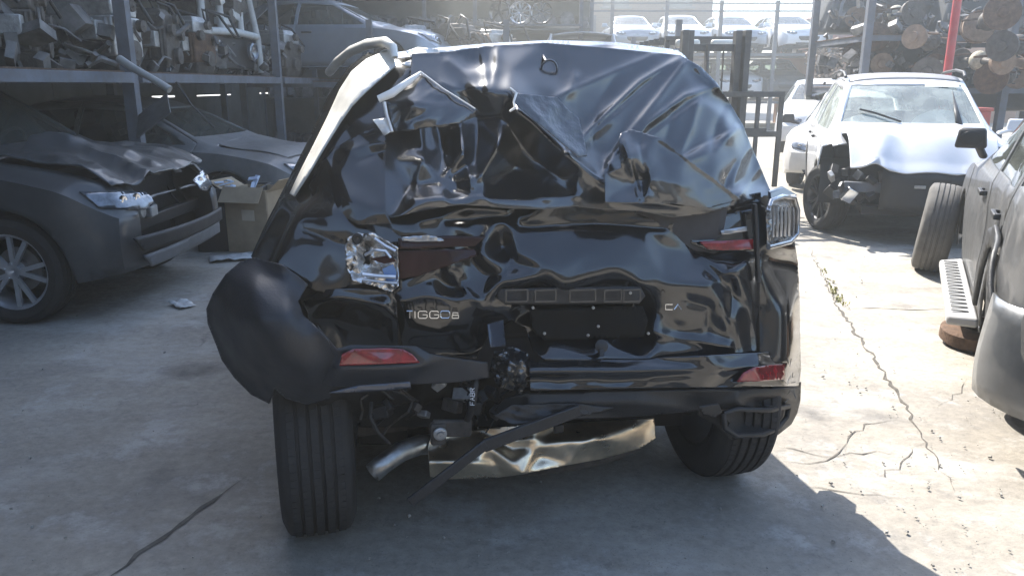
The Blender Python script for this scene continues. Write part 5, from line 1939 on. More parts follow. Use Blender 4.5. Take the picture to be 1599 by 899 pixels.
# silver pickup canopy with its rear open
pk = thing('pickup_canopy', 'silver pickup canopy with open back, on the middle rack', 'canopy', (1.5, 17.2, 1.90))
pm = mat('dull silver canopy', (.42, .44, .46), .4, metal=.3, dust=.3)
q = MB()
for s in (-1, 1):
    q.prism([(s * .80, -.02, 0), (s * .80, 1.9, 0), (s * .66, 1.8, .62), (s * .64, .15, .68)], (s * -.03, 0, 0))
q.build('canopy_side', pm, pk, 30, .01)
q = MB()
vv, ff = [], []
for i in range(9):
    x = -.68 + 1.36 * i / 8
    z = .68 + .07 * (1 - (x / .68) ** 2)
    vv += [(x, .1, z), (x, 1.85, z - .03)]
ff = [(2 * i, 2 * i + 1, 2 * i + 3, 2 * i + 2) for i in range(8)]
q.add(vv, ff)
q.build('canopy_roof', pm, pk, 60, solid=.03)
q = MB()
q.bar((-.78, 0, .03), (.78, 0, .03), .05, .06)
q.build('canopy_sill', pm, pk, 30, .01)
for s in (-1, 1):
    q = MB()
    q.tube([(s * .80, -.02, .02), (s * .76, .02, .3), (s * .66, .12, .70)], .028, 8)
    q.build('canopy_frame', paint_white, pk, 60)
q = MB()
q.box((0, 1.0, .14), (1.3, 1.2, .26))
q.build('liner', interior_m, pk, 30, .05)
# ------------------------------------------------------------------ racks, buildings, stored parts
def rack(name, label, x0, x1, y0, y1, xs, ys, levels, ztop, w=.10, deck=True, cat='rack', post_m=None, extra=None):
    """steel storage rack: every post, beam and deck sheet is its own part"""
    t = thing(name, label, cat, ((x0 + x1) / 2, (y0 + y1) / 2, 0))
    ox, oy = (x0 + x1) / 2, (y0 + y1) / 2
    pm_ = post_m or steel
    for x in xs:
        for y in ys:
            q = MB()
            # channel section
            q.box((x - ox, y - oy - w * .45, ztop / 2), (w, w * .12, ztop))
            q.box((x - ox - w * .44, y - oy, ztop / 2), (w * .12, w * .8, ztop))
            q.box((x - ox + w * .44, y - oy, ztop / 2), (w * .12, w * .8, ztop))
            q.box((x - ox, y - oy, .01), (w * 2, w * 2, .02))
            q.build('post', pm_, t, 30)
    for z in levels:
        for x in (x0, x1):
            for a, b in zip(ys[:-1], ys[1:]):
                q = MB()
                q.bar((x - ox + .06, a - oy + w * .6, z - .05), (x - ox + .06, b - oy - w * .6, z - .05), .05, .09)
                q.build('beam', pm_, t, 30, .004)
        for y in (y0, y1):
            for a, b in zip(xs[:-1], xs[1:]):
                q = MB()
                q.bar((a - ox + w * .6, y - oy + .06, z - .05), (b - ox - w * .6, y - oy + .06, z - .05), .05, .09)
                q.build('beam', pm_, t, 30, .004)
        if deck:
            for a, b in zip(ys[:-1], ys[1:]):
                for c, d in zip(xs[:-1], xs[1:]):
                    q = MB()
                    q.box(((c + d) / 2 - ox, (a + b) / 2 - oy, z + .006), (d - c - .03, b - a - .03, .012))
                    q.build('deck_sheet', rust, t, None)
    return t


left_ys = [-1.9, 2.7, 7.3, 11.9, 16.5]
rack('storage_rack', 'long steel rack along the left side with engines on its shelf', -6.0, -3.5, left_ys[0], left_ys[-1], [-6.0, -3.5], left_ys, [1.66, 3.7, 5.5], 6.6, w=.11)  # the upper decks are unseen, added to help shade the ground
shed = thing('shade_shed', 'dark sheet metal wall behind the left rack with an unseen roof added to shade the ground', 'shed', (-6.4, 7, 0))
sheet_m = mat('weathered dark cladding', (.10, .105, .10), .7, metal=.1, var=.3, vscale=2, dust=.4, dustcol=(.14, .12, .10))
rr = random.Random(3)
y = -3.0
while y < 34:
    gapz = rr.choice([0, 0, 0, 0, .025, .035])
    q = MB()
    q.box((0, y + .5 - 7, .66), (.03, .985, 1.32))
    q.build('wall_panel', sheet_m, shed, None)
    q = MB()
    q.box((.02, y + .5 - 7, 1.32 + gapz + 3.15), (.03, .985, 6.3))
    q.build('wall_panel', sheet_m, shed, None)
    y += 1.0
y = -4.0  # unseen roof and rafters, added to shade the ground on the left
while y < 34:
    q = MB()
    vv, ff = [], []
    for i in range(11):
        yy = y + i * .1
        zz = 7.62 + .03 * (i % 2)
        vv += [(3.53, yy - 7, zz - .10), (-.6, yy - 7, zz + .45)]
    ff = [(2 * i, 2 * i + 1, 2 * i + 3, 2 * i + 2) for i in range(10)]
    q.add(vv, ff)
    q.build('shade_roof_sheet', sheet_m, shed, None, solid=.004)
    y += 1.0
for yy in left_ys:
    q = MB()
    q.bar((3.2, yy - 7, 7.46), (-.3, yy - 7, 7.96), .08, .16)
    q.bar((2.9, yy - 7, 6.6), (2.9, yy - 7, 7.46), .10, .10)
    q.build('shade_rafter', steel, shed, 30)


# ---- engines and other big parts on the left shelf
def engine(label, loc, rz, seed, sc=1.0, m1=None, m2=None):
    r_ = random.Random(seed)
    t = thing('engine', label, 'engine', loc, rz, 'engines on the left rack')
    t.scale = (sc, sc, sc)
    q = MB()
    q.box((0, 0, .30), (.46, .62, .34))
    for k in range(5):
        q.box((0, -.26 + k * .13, .30), (.50, .03, .30))
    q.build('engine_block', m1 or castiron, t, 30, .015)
    q = MB()
    q.box((0, 0, .07), (.36, .56, .14), taper=1.12)
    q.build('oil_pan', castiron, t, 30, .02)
    q = MB()
    q.box((0, 0, .54), (.40, .60, .14))
    q.box((0, 0, .63), (.30, .56, .07), taper=.85)
    q.cyl((.06, .18, .66), (.06, .18, .70), .035, n=12)
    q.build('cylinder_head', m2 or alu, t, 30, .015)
    for (x, z, rad) in ((0, .18, .09), (.16, .40, .055), (-.15, .44, .06), (.02, .56, .05)):
        q = MB()
        q.lathe([(0, rad * .3), (0, rad), (.02, rad * .92), (.04, rad), (.05, rad * .95), (.05, rad * .3), (.06, .001)], origin=(x, -.33, z), axis=(0, -1, 0), n=20)
        q.build('pulley', castiron, t, 40)
    for k in range(4):
        y_ = -.22 + k * .145
        q = MB()
        q.tube([(.20, y_, .52), (.30, y_, .54), (.36, y_ * .7, .46), (.37, y_ * .4, .34)], [.028, .026, .026, .03], 8)
        q.build('manifold_pipe', rust if k % 2 else castiron, t, 60)
    q = MB()
    q.cyl((-.22, .05, .38), (-.36, .05, .40), .07, .06, 16)
    q.box((-.30, -.16, .34), (.14, .18, .16))
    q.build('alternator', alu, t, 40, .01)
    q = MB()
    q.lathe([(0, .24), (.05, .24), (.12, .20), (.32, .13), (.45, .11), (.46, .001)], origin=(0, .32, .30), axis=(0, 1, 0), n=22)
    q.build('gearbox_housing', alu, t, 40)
    for k in range(3):
        c = Vector((r_.uniform(-.2, .2), r_.uniform(-.3, .2), .6))
        q = MB()
        q.tube([c, c + Vector((r_.uniform(-.1, .2), .05, .16)), c + Vector((r_.uniform(.1, .3), -.1, .10)), c + Vector((r_.uniform(.2, .4), -.2, -.15))], .016, 7)
        q.build('hose', grille_m, t, 60)
    return t


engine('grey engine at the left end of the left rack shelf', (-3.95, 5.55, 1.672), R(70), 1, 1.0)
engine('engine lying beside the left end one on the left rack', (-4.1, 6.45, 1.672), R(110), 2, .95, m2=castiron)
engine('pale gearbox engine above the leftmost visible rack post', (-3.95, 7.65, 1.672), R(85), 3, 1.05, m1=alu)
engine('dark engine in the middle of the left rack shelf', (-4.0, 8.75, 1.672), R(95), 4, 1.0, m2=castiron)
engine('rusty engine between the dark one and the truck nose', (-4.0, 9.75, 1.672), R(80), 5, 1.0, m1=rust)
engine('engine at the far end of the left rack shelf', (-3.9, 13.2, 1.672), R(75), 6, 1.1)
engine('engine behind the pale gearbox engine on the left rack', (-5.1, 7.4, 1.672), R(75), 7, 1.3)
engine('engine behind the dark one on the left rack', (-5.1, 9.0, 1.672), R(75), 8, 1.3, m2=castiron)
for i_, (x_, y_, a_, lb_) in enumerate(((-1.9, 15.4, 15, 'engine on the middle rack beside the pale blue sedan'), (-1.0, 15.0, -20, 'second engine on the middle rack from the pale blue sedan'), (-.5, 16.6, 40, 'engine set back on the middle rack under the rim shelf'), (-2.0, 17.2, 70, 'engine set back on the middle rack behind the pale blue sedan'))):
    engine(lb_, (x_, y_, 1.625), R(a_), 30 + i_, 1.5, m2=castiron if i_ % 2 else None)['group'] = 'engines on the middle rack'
# a truck cab front with a pale frame, right end of that shelf
tn = thing('truck_front', 'pale truck front frame with dark grille on the left rack shelf', 'truck front', (-3.85, 11.1, 1.672), R(80))
pale = mat('pale chalky paint', (.46, .47, .46), .6, var=.25, dust=.3)
for pts in (((-.75, 0, .05), (-.72, 0, .5), (-.62, .05, 1.1)), ((.75, 0, .05), (.72, 0, .5), (.62, .05, 1.1)), ((-.72, 0, .55), (0, -.04, .58), (.72, 0, .55)), ((-.62, .05, 1.1), (0, 0, 1.14), (.62, .05, 1.1)), ((-.25, 0, .58), (-.25, .02, 1.1)), ((.25, 0, .58), (.28, .02, 1.1))):
    q = MB()
    q.tube(pts, .05, 8)
    q.build('frame_tube', pale, tn, 60)
q = MB()
q.box((0, .1, .30), (1.3, .12, .42))
q.build('grille', grille_m, tn, 30, .02)
for s in (-1, 1):
    q = MB()
    q.lathe([(0, .13), (.04, .13), (.05, .10), (.02, .08), (0, .001)], origin=(s * .48, -.02, .33), axis=(0, -1, 0), n=22)
    q.build('headlight', lamp_m, tn, 40)
q = MB()
q.box((0, .35, .75), (1.1, .5, .5))
q.build('bulkhead', castiron, tn, 30, .05)
for k in range(6):
    rr = random.Random(k + 5)
    q = MB()
    c = Vector((rr.uniform(-.5, .5), .02, rr.uniform(.65, 1.0)))
    q.box(c, (rr.uniform(.1, .25), .15, rr.uniform(.08, .2)), (0, rr.uniform(-.5, .5), 0))
    q.build('bracket', rr.choice([alu, pale, castiron]), tn, 30, .01)
# more big parts under and on the racks
q = MB()
q.tube([(0, 0, 0), (.02, -.05, -.16), (.06, -.1, -.34), (.08, -.12, -.52)], [.035, .035, .03, .035], 8)
tag(q.build('exhaust_pipe', mat('pale pipe', (.40, .40, .38), .5, metal=.4, dust=.4), None, 60, loc=at_y(186, 92, 6.9), rot=(0, R(-52), 0)), 'pale pipe hanging slanted from the left rack beam', 'pipe')
q = MB()
q.tube([at_y(275, 128, 8.0), at_y(300, 165, 8.05), at_y(335, 200, 8.1)], .012, 6)
tag(q.build('hanging_cable', grille_m, None, 60), 'thin dark cable hanging under the left rack', 'cable')
# cardboard box with scraps
bx = thing('cardboard_box', 'open brown cardboard box beside the dark grey SUV', 'box', at_z(408, 388), R(-14))
bx.location.z = 0
card = mat('brown cardboard', (.36, .27, .17), .8, var=.18, vscale=7, bump=.1, bscale=20, dust=.2)
for (c, s) in (((0, -.2, .30), (.44, .008, .60)), ((0, .2, .30), (.44, .008, .60)), ((-.22, 0, .30), (.008, .39, .60)), ((.22, 0, .30), (.008, .39, .60)), ((0, 0, .008), (.43, .39, .008))):
    q = MB()
    q.box(c, s)
    q.build('box_wall', card, bx, 30)
for (c, s, r_) in (((-.3, 0, .62), (.2, .38, .006), (0, .5, 0)), ((0, -.27, .56), (.42, .17, .006), (.9, 0, 0)), ((.29, 0, .64), (.18, .38, .006), (0, -.7, 0))):
    q = MB()
    q.box(c, s, r_)
    q.build('box_flap', card, bx, None)
q = MB()
q.box((.02, -.206, .36), (.13, .004, .10))
q.build('paper_patch', mat('pale paper', (.55, .47, .36), .8), bx, None)
rr = random.Random(9)
scrap_m = mat('pale blue plastic', (.50, .57, .68), .35, coat=.3, var=.25)
for i, (px, py, lb) in enumerate(((352, 287, 'pale blue plastic scrap on top of the pile by the cardboard box'), (362, 300, 'long pale blue plastic strip in the pile by the cardboard box'), (345, 305, 'pale plastic shard leaning in the pile by the box'), (398, 285, 'bent pale plastic clip behind the cardboard box'))):
    q = MB()
    q.box((0, 0, 0), (.16, .05, .012), (0, 0, 0))
    q.box((.03, .02, .02), (.05, .10, .012), (0, .4, .3))
    q.box((-.05, -.01, .03), (.09, .03, .010), (.5, .2, .3))
    o = q.build('plastic_scrap', scrap_m, None, 30, .004, loc=at_y(px, py, 7.35), rot=(rr.uniform(-.8, .8), rr.uniform(-1, 1), rr.uniform(0, 3)))
    tag(o, lb, 'plastic scrap', 'plastic scraps by the box')
bin_ = thing('parts_bin', 'dark plastic bin holding pale plastic scraps between the cars', 'bin', (-2.72, 7.5, 0), .1)
for (c, s) in (((0, -.25, .3), (.6, .03, .60)), ((0, .25, .3), (.6, .03, .60)), ((-.3, 0, .3), (.03, .5, .60)), ((.3, 0, .3), (.03, .5, .60)), ((0, 0, .35), (.56, .46, .3))):
    q = MB()
    q.box(c, s)
    q.build('bin_wall', grille_m, bin_, 30, .006)
for i, (px, py, s, lb) in enumerate(((365, 404, .26, 'crumpled pale paper on the ground beside the left bumper corner'), (352, 487, .10, 'small pale smear of paper near the peeled bumper corner'), (285, 478, .12, 'small pale rag on the shaded concrete in front of the grey SUV'))):
    q = MB()
    vv, ff = [], []
    for a in range(9):
        for b in range(7):
            x, y_ = (a / 8 - .5) * s * 1.6, (b / 6 - .5) * s
            vv.append((x, y_, .012 + abs(noise.noise(Vector((x * 14, y_ * 14, i)))) * .05))
    ff = [(a * 7 + b, a * 7 + b + 1, a * 7 + b + 8, a * 7 + b + 7) for a in range(8) for b in range(6)]
    q.add(vv, ff)
    o = q.build('paper_scrap', mat('dirty paper', (.50, .50, .48), .8, var=.3, vscale=20), None, 60, loc=at_z(px, py), rot=(0, 0, .4 + i), solid=.002)
    tag(o, lb, 'paper')

# ---- middle rack
rack('storage_rack', 'steel rack across the yard holding the pale blue sedan', -4.6, 2.8, 13.6, 18.6, [-4.6, -2.4, -.1, 2.8], [13.6, 18.6], [1.60], 2.6, w=.10)
q = thing('wheel_shelf', 'raised shelf of alloy rims above the middle rack', 'shelf', (.2, 17.6, 0))
for (x, z) in ((-1.0, 2.0), (1.3, 2.0)):
    m_ = MB()
    m_.bar((x, 0, 1.6), (x, 0, 3.9), .08, .08)
    m_.build('post', steel, q, 30)
for z in (2.78,):
    m_ = MB()
    m_.box((.15, 0, z), (2.3, .6, .04))
    m_.build('shelf_board', steel, q, 30)
rnd = random.Random(4)
k = 0
pos_words = ['leftmost of three', 'middle of three', 'rightmost of three']
for z, n_ in ((2.80, 3),):
    for i in range(n_):
        t = thing('alloy_rim', 'silver alloy rim standing on the rim shelf, ' + pos_words[k], 'rim', (-.25 + i * .44, 17.5, z + .24), 0, 'rims on the shelf', rot=(rnd.uniform(0, 1), R(-8), R(-90) + rnd.uniform(-.5, .5)))
        link('rim', rim_mesh(.24, .18, 5 + (i % 2), i % 3 > 0), rim_silver if i % 2 else rim_black, t, 35)
        k += 1

# ---- far rack
rack('storage_rack', 'tall far rack stacked with cars on two levels', 1.5, 13.2, 27.6, 33.4, [1.5, 3.4, 5.25, 7.1, 9.0, 10.9, 13.2], [27.6, 33.4], [1.0, 2.6], 4.3, w=.12)
rail_t = thing('guard_rail', 'thin steel rails running above the cars of the far rack', 'rail', (7, 27.5, 0))
for z in (3.95, 4.2):
    q = MB()
    q.bar((-7, 0, z), (9, 0, z), .05, .05)
    q.build('rail', steel, rail_t, 30)

# ---- brick building and the block wall behind
bb = thing('brick_building', 'tall brown brick building behind the far rack', 'building', (4.6, 44, 0))
bk = bpy.data.materials.new('brown brick')
bk.use_nodes = True
nt2 = bk.node_tree
br = nt2.nodes.new('ShaderNodeTexBrick')
br.inputs['Color1'].default_value = (.11, .075, .065, 1)
br.inputs['Color2'].default_value = (.15, .10, .085, 1)
br.inputs['Mortar'].default_value = (.14, .125, .115, 1)
br.inputs['Scale'].default_value = 2.2
tc2 = nt2.nodes.new('ShaderNodeTexCoord')
mp2 = nt2.nodes.new('ShaderNodeMapping')
mp2.inputs['Rotation'].default_value = (R(90), 0, 0)
nt2.links.new(tc2.outputs['Object'], mp2.inputs['Vector'])
nt2.links.new(mp2.outputs[0], br.inputs['Vector'])
nt2.links.new(br.outputs['Color'], nt2.nodes['Principled BSDF'].inputs['Base Color'])
nt2.nodes['Principled BSDF'].inputs['Roughness'].default_value = .9
q = MB()
q.box((-4, 4, 5), (20.5, 8, 10))
q.build('wall', bk, bb, 30)
q = MB()
q.box((-4, 3.9, 10.1), (21, 8.4, .25))
q.build('roof', sheet_m, bb, 30)
for x in (-6, -2.5, 1.0, 4.4):
    q = MB()
    q.box((x, -.04, 6.4), (1.4, .12, 1.6))
    w_ = q.build('window', mat('grey window', (.06, .07, .08), .15, coat=.5), bb, 30)
    q = MB()
    q.box((x, -.10, 5.55), (1.7, .2, .1))
    q.build('sill', steel, w_, 30)
ps = thing('parts_shelf', 'tall dark shelving packed with parts behind the middle rack', 'shelving', (-2.2, 20.4, 0))
for x in (-4.2, -2.1, 0, 2.1, 4.2):
    q = MB()
    q.bar((x, 0, 0), (x, 0, 4.6), .09, .09)
    q.build('post', steel, ps, 30)
for z in (1.2, 2.1, 2.9, 3.7, 4.5):
    q = MB()
    q.box((0, .5, z), (8.4, 1.0, .05))
    q.build('shelf_board', sheet_m, ps, 30)
q = MB()
q.box((0, 1.1, 2.3), (8.5, .04, 4.6))
q.build('back_sheet', sheet_m, ps, None)
rr = random.Random(41)
q = MB()
for i in range(420):
    z = rr.choice([.02, 1.24, 2.14, 2.94, 3.74])
    s = rr.uniform(.1, .42)
    x = rr.uniform(-4.1, 4.1)
    if i % 3 == 0:
        q.cyl((x, rr.uniform(.05, .3), z + s * .5), (x + .05, rr.uniform(.35, .8), z + s * .5), s * .5, n=12)
    else:
        q.box((x, rr.uniform(.1, .8), z + s * .4), (s, s, s * .8), (rr.uniform(-.3, .3), rr.uniform(-.3, .3), rr.uniform(0, 3)))
o = q.build('stored_parts', mat('mixed stored parts', (.10, .10, .105), .6, metal=.3, var=.9, vscale=4), ps, 30)
o['kind'] = 'stuff'
bw = thing('block_wall', 'orange brown wall behind the right end of the far rack', 'wall', (17, 33, 0))
q = MB()
q.box((0, 0, 1.75), (12, .3, 3.5))
q.build('wall_face', mat('orange brown render', (.36, .19, .12), .85, var=.15, vscale=2), bw, 30)
q = MB()
q.box((0, -.02, 3.55), (12.2, .42, .12))
q.build('coping', steel, bw, 30)

# ---- forklift standing ahead of the black car
fk = thing('forklift', 'dark forklift with raised double mast ahead of the black SUV', 'forklift', (at_y(1106, 300, 9.4).x, 9.4, 0), R(4))
fmet = mat('worn forklift steel', (.055, .058, .06), .5, metal=.4, var=.3, dust=.4, dustcol=(.2, .18, .15))
fpaint = mat('faded forklift paint', (.30, .26, .20), .5, var=.2, dust=.4)
for x in (-.40, -.32, .25, .34):
    q = MB()
    q.bar((x, 0 if abs(x) > .33 else .06, .06), (x, 0 if abs(x) > .33 else .06, 2.16), .075, .12, up=(0, 1, 0))
    q.build('mast_rail', fmet, fk, 30, .006)
for z in (.5, 1.25, 1.97):
    q = MB()
    q.bar((-.42, .07, z), (.38, .07, z), .05, .08)
    q.build('mast_crossbar', fmet, fk, 30, .006)
for x in (-.12, .08):
    q = MB()
    q.bar((x, .02, .3), (x, .02, 2.0), .03, .012)
    q.build('lift_chain', castiron, fk, 30)
q = MB()
q.cyl((-.02, .10, .2), (-.02, .10, 1.5), .05, n=14)
q.build('lift_cylinder', alu, fk, 60)
for z in (.35, 1.0):
    q = MB()
    q.bar((-.55, -.10, z), (.62, -.10, z), .05, .10)
    q.build('carriage_plate', fmet, fk, 30, .006)
for x in (-.53, -.2, .3, .5, .78):
    q = MB()
    q.bar((x, -.10, .35), (x, -.10, 1.44), .035, .06 if x > .7 else .05)
    q.build('backrest_bar', fmet, fk, 30, .005)
for z in (1.44, .98):
    q = MB()
    q.bar((-.56, -.10, z), (.81, -.10, z), .04, .065)
    q.build('backrest_bar', fmet, fk, 30, .005)
for x in (-.28, .28):
    q = MB()
    q.prism([(x - .06, -.13, .05), (x + .06, -.13, .05), (x + .05, -1.1, .04), (x - .05, -1.1, .04)], (0, 0, .035))
    q.bar((x, -.13, .06), (x, -.13, .7), .12, .04, up=(0, 1, 0))
    q.build('fork', castiron, fk, 30, .005)
q = MB()
q.box((0, 1.25, .55), (1.05, 1.7, .55))
q.box((0, 1.95, .75), (1.05, .6, .75), taper=.9)
q.build('chassis', fpaint, fk, 30, .05)
for x in (-.48, .48):
    for y_ in (.45, 1.75):
        q = MB()
        q.bar((x, y_, .8), (x * .95, y_ + .1, 2.08), .06, .06)
        q.build('guard_post', fmet, fk, 30, .01)
q = MB()
for k in range(6):
    q.bar((-.5, .5 + k * .27, 2.10), (.5, .5 + k * .27, 2.10), .05, .04)
q.build('overhead_guard', fmet, fk, 30)
for x in (-.24, .2):
    q = MB()
    q.box((x, .42, 2.03), (.30, .10, .10))
    q.build('work_lamp', mat('pale lamp body', (.72, .70, .62), .4), fk, 30, .03)
q = MB()
q.box((0, 1.25, .95), (.46, .46, .12))
q.box((0, 1.5, 1.2), (.46, .10, .45), (.15, 0, 0))
q.build('seat', interior_m, fk, 30, .03)
for (x, y_, r_) in ((-.48, .5, .30), (.48, .5, .30), (-.44, 1.9, .24), (.44, 1.9, .24)):
    wheel(fk, (x, y_, r_), 1 if x > 0 else -1, CM, r=r_, w=.2, rim=r_ * .55, n=36, twin=False)

# ---- right rack hung with axles
rack('storage_rack', 'dark rack on the right hung with axles and brake drums', 5.9, 12.4, 13.4, 15.8, [5.9, 8.3, 10.2, 12.4], [13.4, 15.8], [1.5, 2.35], 4.2, w=.12, post_m=steel)
q = MB()
q.cyl((0, 0, 0), (0, 0, 4.2), .055, n=16)
q.box((0, 0, .02), (.3, .3, .04))
tag(q.build('red_pole', mat('red pole paint', (.42, .03, .035), .45, coat=.2, var=.2, dust=.25), None, 40, loc=(at_y(1480, 110, 11.0).x, 11.0, 0)), 'tall red pole in front of the rack of axles', 'pole')
rd = thing('red_crate', 'red metal crate at the foot of the axle rack', 'crate', (at_y(1526, 170, 11.6).x, 11.6, 0))
redm = mat('dull red steel', (.40, .06, .045), .5, var=.2, dust=.3)
q = MB()
q.box((0, 0, .59), (.27, .3, 1.18))
q.build('crate_body', redm, rd, 30, .02)
q = MB()
q.box((0, 0, 1.20), (.30, .33, .05))
q.build('crate_rim', redm, rd, 30, .01)
tan_drum = mat('rusty tan drum', (.22, .15, .10), .8, var=.4, vscale=10, bump=.3)
rope_m = mat('pale corroded casting', (.40, .36, .27), .8, var=.4, vscale=14, bump=.5, bscale=30)


def axle(label, loc, rz, seed, ln=1.1, rad=.17):
    r_ = random.Random(seed)
    t = thing('axle', label, 'axle', loc, 0, 'axles on the right rack', rot=(0, r_.uniform(-.12, .12), rz))
    q = MB()
    q.tube([(-ln / 2, 0, 0), (-ln * .2, 0, 0), (-.1, 0, 0), (.1, 0, 0), (ln / 2, 0, 0)], [.035, .04, .06, .05, .035], 10)
    q.build('axle_tube', castiron, t, 60)
    q = MB()
    q.ell((.02, 0, 0), (.13, .15, .15), 14, 10)
    for k in range(8):
        q.cyl((.13 * math.cos(k), -.10, .13 * math.sin(k)), (.13 * math.cos(k), -.14, .13 * math.sin(k)), .014, n=6)
    q.build('differential', rope_m if seed % 2 else castiron, t, 60)
    for s in (-1, 1):
        q = MB()
        q.lathe([(-.05, .05), (-.05, rad), (.03, rad * 1.0), (.035, rad * 1.08), (.05, rad * 1.08), (.05, rad * .9), (.06, .08), (.09, .07), (.09, .001)], origin=(s * ln / 2, 0, 0), axis=(s, 0, 0), n=24)
        q.build('drum', (tan_drum, castiron, rust)[(seed + (s > 0)) % 3], t, 40)
        q = MB()
        q.tube([(s * ln * .3, -.25, .06), (s * ln * .3, 0, .09), (s * ln * .3, .3, .06)], .02, 6)
        q.build('leaf_spring', rust, t, 40)
    return t


spots = [(1452, 65, 12.8, 'left of the red pole, upper'), (1455, 108, 12.7, 'left of the red pole, lower'), (1545, 32, 12.2, 'right of the red pole, topmost'), (1530, 95, 12.4, 'right of the red pole, middle'),
         (1588, 70, 12.0, 'at the right edge of the rack'), (1375, 62, 14.6, 'leftmost on the axle rack, upper'), (1368, 105, 14.4, 'leftmost on the axle rack, lower'), (1400, 22, 14.6, 'on the axle rack near its top left'),
         (1570, 118, 12.6, 'low beside the right edge'), (1345, 30, 15.2, 'at the far left top of the axle rack'), (1340, 82, 15.2, 'at the far left of the axle rack, middle')]
for i, (px, py, y_, w_) in enumerate(spots):
    axle('drum ended axle ' + w_, at_y(px, py, y_), R(60 + 17 * (i % 4) - 20), i, rad=.17 + .03 * (i % 3))
cabm = mat('dark cab paint', (.035, .04, .045), .5, coat=.2, var=.3, dust=.4, dustcol=(.12, .11, .10))
for i, (px, py, y_, sx, lb) in enumerate(((1420, 78, 15.3, 1.7, 'dark truck cab shell in the axle rack left of the red pole'), (1395, 15, 15.2, 2.4, 'dark van shell on top of the axle rack'), (1560, 20, 14.6, 2.0, 'dark shell of a vehicle behind the topmost axle'), (1540, 140, 14.8, 2.6, 'dark lower shell behind the red crate'))):
    p = at_y(px, py, y_)
    t = thing('cab_shell', lb, 'cab shell', p, R(-8 + 5 * i))
    q = MB()
    q.box((0, .5, 0), (sx, 1.0, .8), taper=.86)
    q.build('shell', cabm, t, 30, .08)
    q = MB()
    q.prism([(-sx * .36, -.02, .05), (sx * .36, -.02, .05), (sx * .32, .02, .33), (-sx * .32, .02, .33)], (0, -.012, 0))
    q.build('window_opening', grille_m, t, 30)
    for s in (-1, 1):
        q = MB()
        q.tube([(s * sx * .42, -.05, -.3), (s * sx * .4, -.04, .1), (s * sx * .34, .03, .38)], .03, 8)
        q.build('pillar', paint_ash if i % 2 else castiron, t, 60)
# heap of rusty small parts, too many to count
heap = MB()
rr = random.Random(15)
for i in range(1500):
    p = Vector((rr.uniform(-1.6, 1.5), rr.uniform(-.5, .5), rr.uniform(0, 2.75)))
    s = rr.uniform(.03, .13)
    if i % 3 == 0:
        heap.cyl(p, p + Vector((rr.uniform(-.2, .2), rr.uniform(-.2, .2), rr.uniform(-.1, .1))), s * .3, n=6)
    else:
        heap.box(p, (s, s * rr.uniform(.4, 1.6), s * rr.uniform(.3, 1)), (rr.uniform(0, 3), rr.uniform(0, 3), rr.uniform(0, 3)))
ho = heap.build('parts_heap', mat('rusty small parts', (.17, .13, .10), .8, metal=.2, var=.7, vscale=9), None, None, loc=(10.1, 22.8, 0))
tag(ho, 'tall heap of small rusty car parts beyond the white cars', 'parts', kind='stuff')
# scrap hanging in the racks, seen as one tangle
tan = MB()
for i in range(1700):
    b_ = rr.random()
    if b_ < .40:
        p = Vector((rr.uniform(5.9, 12.3), rr.uniform(13.5, 15.6), rr.choice([1.56, 2.42]) + abs(rr.gauss(0, .25))))
    elif b_ < .75:
        p = Vector((rr.uniform(-5.8, -3.6), rr.uniform(4.8, 13), 1.69 + abs(rr.gauss(0, .22))))
    else:
        p = Vector((rr.uniform(-5.8, -3.9), rr.uniform(7.6, 12.5), abs(rr.gauss(.1, .35))))
    s = rr.uniform(.04, .2)
    if i % 2:
        d = Vector((rr.uniform(-1, 1), rr.uniform(-1, 1), rr.uniform(-.6, .6))) * .25
        tan.tube([p, p + d * .5 + Vector((0, 0, rr.uniform(-.05, .1))), p + d], rr.uniform(.008, .03), 6)
    else:
        tan.box(p, (s, s * rr.uniform(.4, 1.6), s * rr.uniform(.3, 1)), (rr.uniform(0, 3), rr.uniform(0, 3), rr.uniform(0, 3)))
to = tan.build('scrap_tangle', mat('mixed scrap', (.13, .125, .12), .6, metal=.35, var=.9, vscale=5), None, None)
tag(to, 'tangle of small metal scrap lying on the rack shelves', 'scrap', kind='stuff')

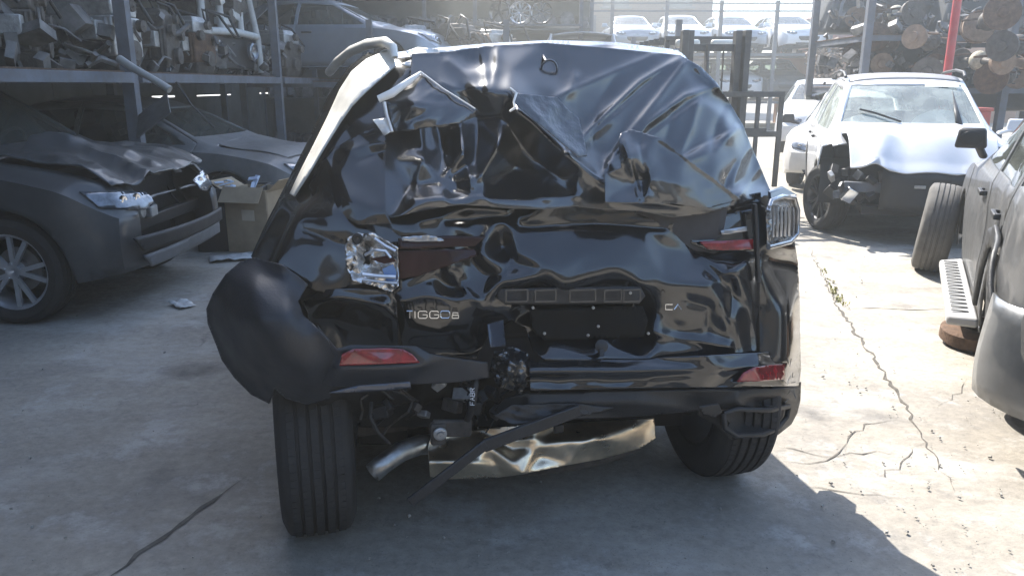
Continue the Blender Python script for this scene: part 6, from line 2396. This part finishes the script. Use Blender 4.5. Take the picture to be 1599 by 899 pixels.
# ---- unseen building and cars, added behind the camera for dark reflections in the black paint
wh_ = thing('unseen_warehouse', 'long tan sheet metal warehouse behind the camera, added for its reflection', 'building', (0, -11, 0))
tanw = mat('tan sheet cladding', (.13, .108, .08), .75, var=.25, vscale=1.5, dust=.3, dustcol=(.10, .085, .065))
for i in range(16):
    q = MB()
    vv, ff = [], []
    for k in range(9):
        vv += [(-24 + i * 3 + k * .37, .04 * (k % 2), 0), (-24 + i * 3 + k * .37, .04 * (k % 2), 5.2)]
    q.add(vv, [(2 * k, 2 * k + 1, 2 * k + 3, 2 * k + 2) for k in range(8)])
    q.build('wall_panel', tanw if i % 3 else sheet_m, wh_, None, solid=.02)
q = MB()
q.box((0, -5, 5.4), (49, 11, .3))
q.build('roof', sheet_m, wh_, 30)
for x in (-14, -3.5, 6.5, 16):
    q = MB()
    q.box((x, .08, 1.9), (3.6, .06, 3.8))
    q.build('roller_door', mat('dark roller door', (.05, .055, .06), .6, var=.2), wh_, 30)
for i, (x, y, a, src, p0, pt, lb) in enumerate(((-4.6, -5.6, 20, far_h, paint_darkblue, paint_darkblue, 'unseen dark hatchback added for reflections in front of the warehouse, left'), (-1.4, -6.6, 4, far_s, paint_white, paint_grey, 'unseen grey sedan added for reflections in front of the warehouse'), (2.4, -6.4, -6, far_h, paint_darkblue, paint_ash, 'unseen ash hatchback added for reflections in front of the warehouse'), (5.6, -5.4, -15, far_s, paint_white, paint_darkblue, 'unseen dark sedan added for reflections in front of the warehouse, right'))):
    c = copy_tree(src)
    c.location = (x, y, 0)
    c.rotation_euler = (0, 0, R(a))
    c['label'] = lb
    c['group'] = 'unseen cars added for reflections by the warehouse'
    restyle(c, p0, pt)

# ------------------------------------------------------------------ lens veil haze added to imitate milky lens flare
hz = MB()
hz.box((0, 0, 5.5), (320, 320, 13))
hm = bpy.data.materials.new('lens veil haze')
hm.use_nodes = True
hm.node_tree.nodes.clear()
ho_ = hm.node_tree.nodes.new('ShaderNodeOutputMaterial')
pv = hm.node_tree.nodes.new('ShaderNodeVolumePrincipled')
pv.inputs['Color'].default_value = (.97, 1, .97, 1)
pv.inputs['Density'].default_value = 0.008
pv.inputs['Anisotropy'].default_value = 0.62
hm.node_tree.links.new(pv.outputs[0], ho_.inputs['Volume'])
haze = hz.build('haze', hm, None, None)
tag(haze, 'added haze filling the yard to imitate milky lens flare', 'haze', kind='stuff')
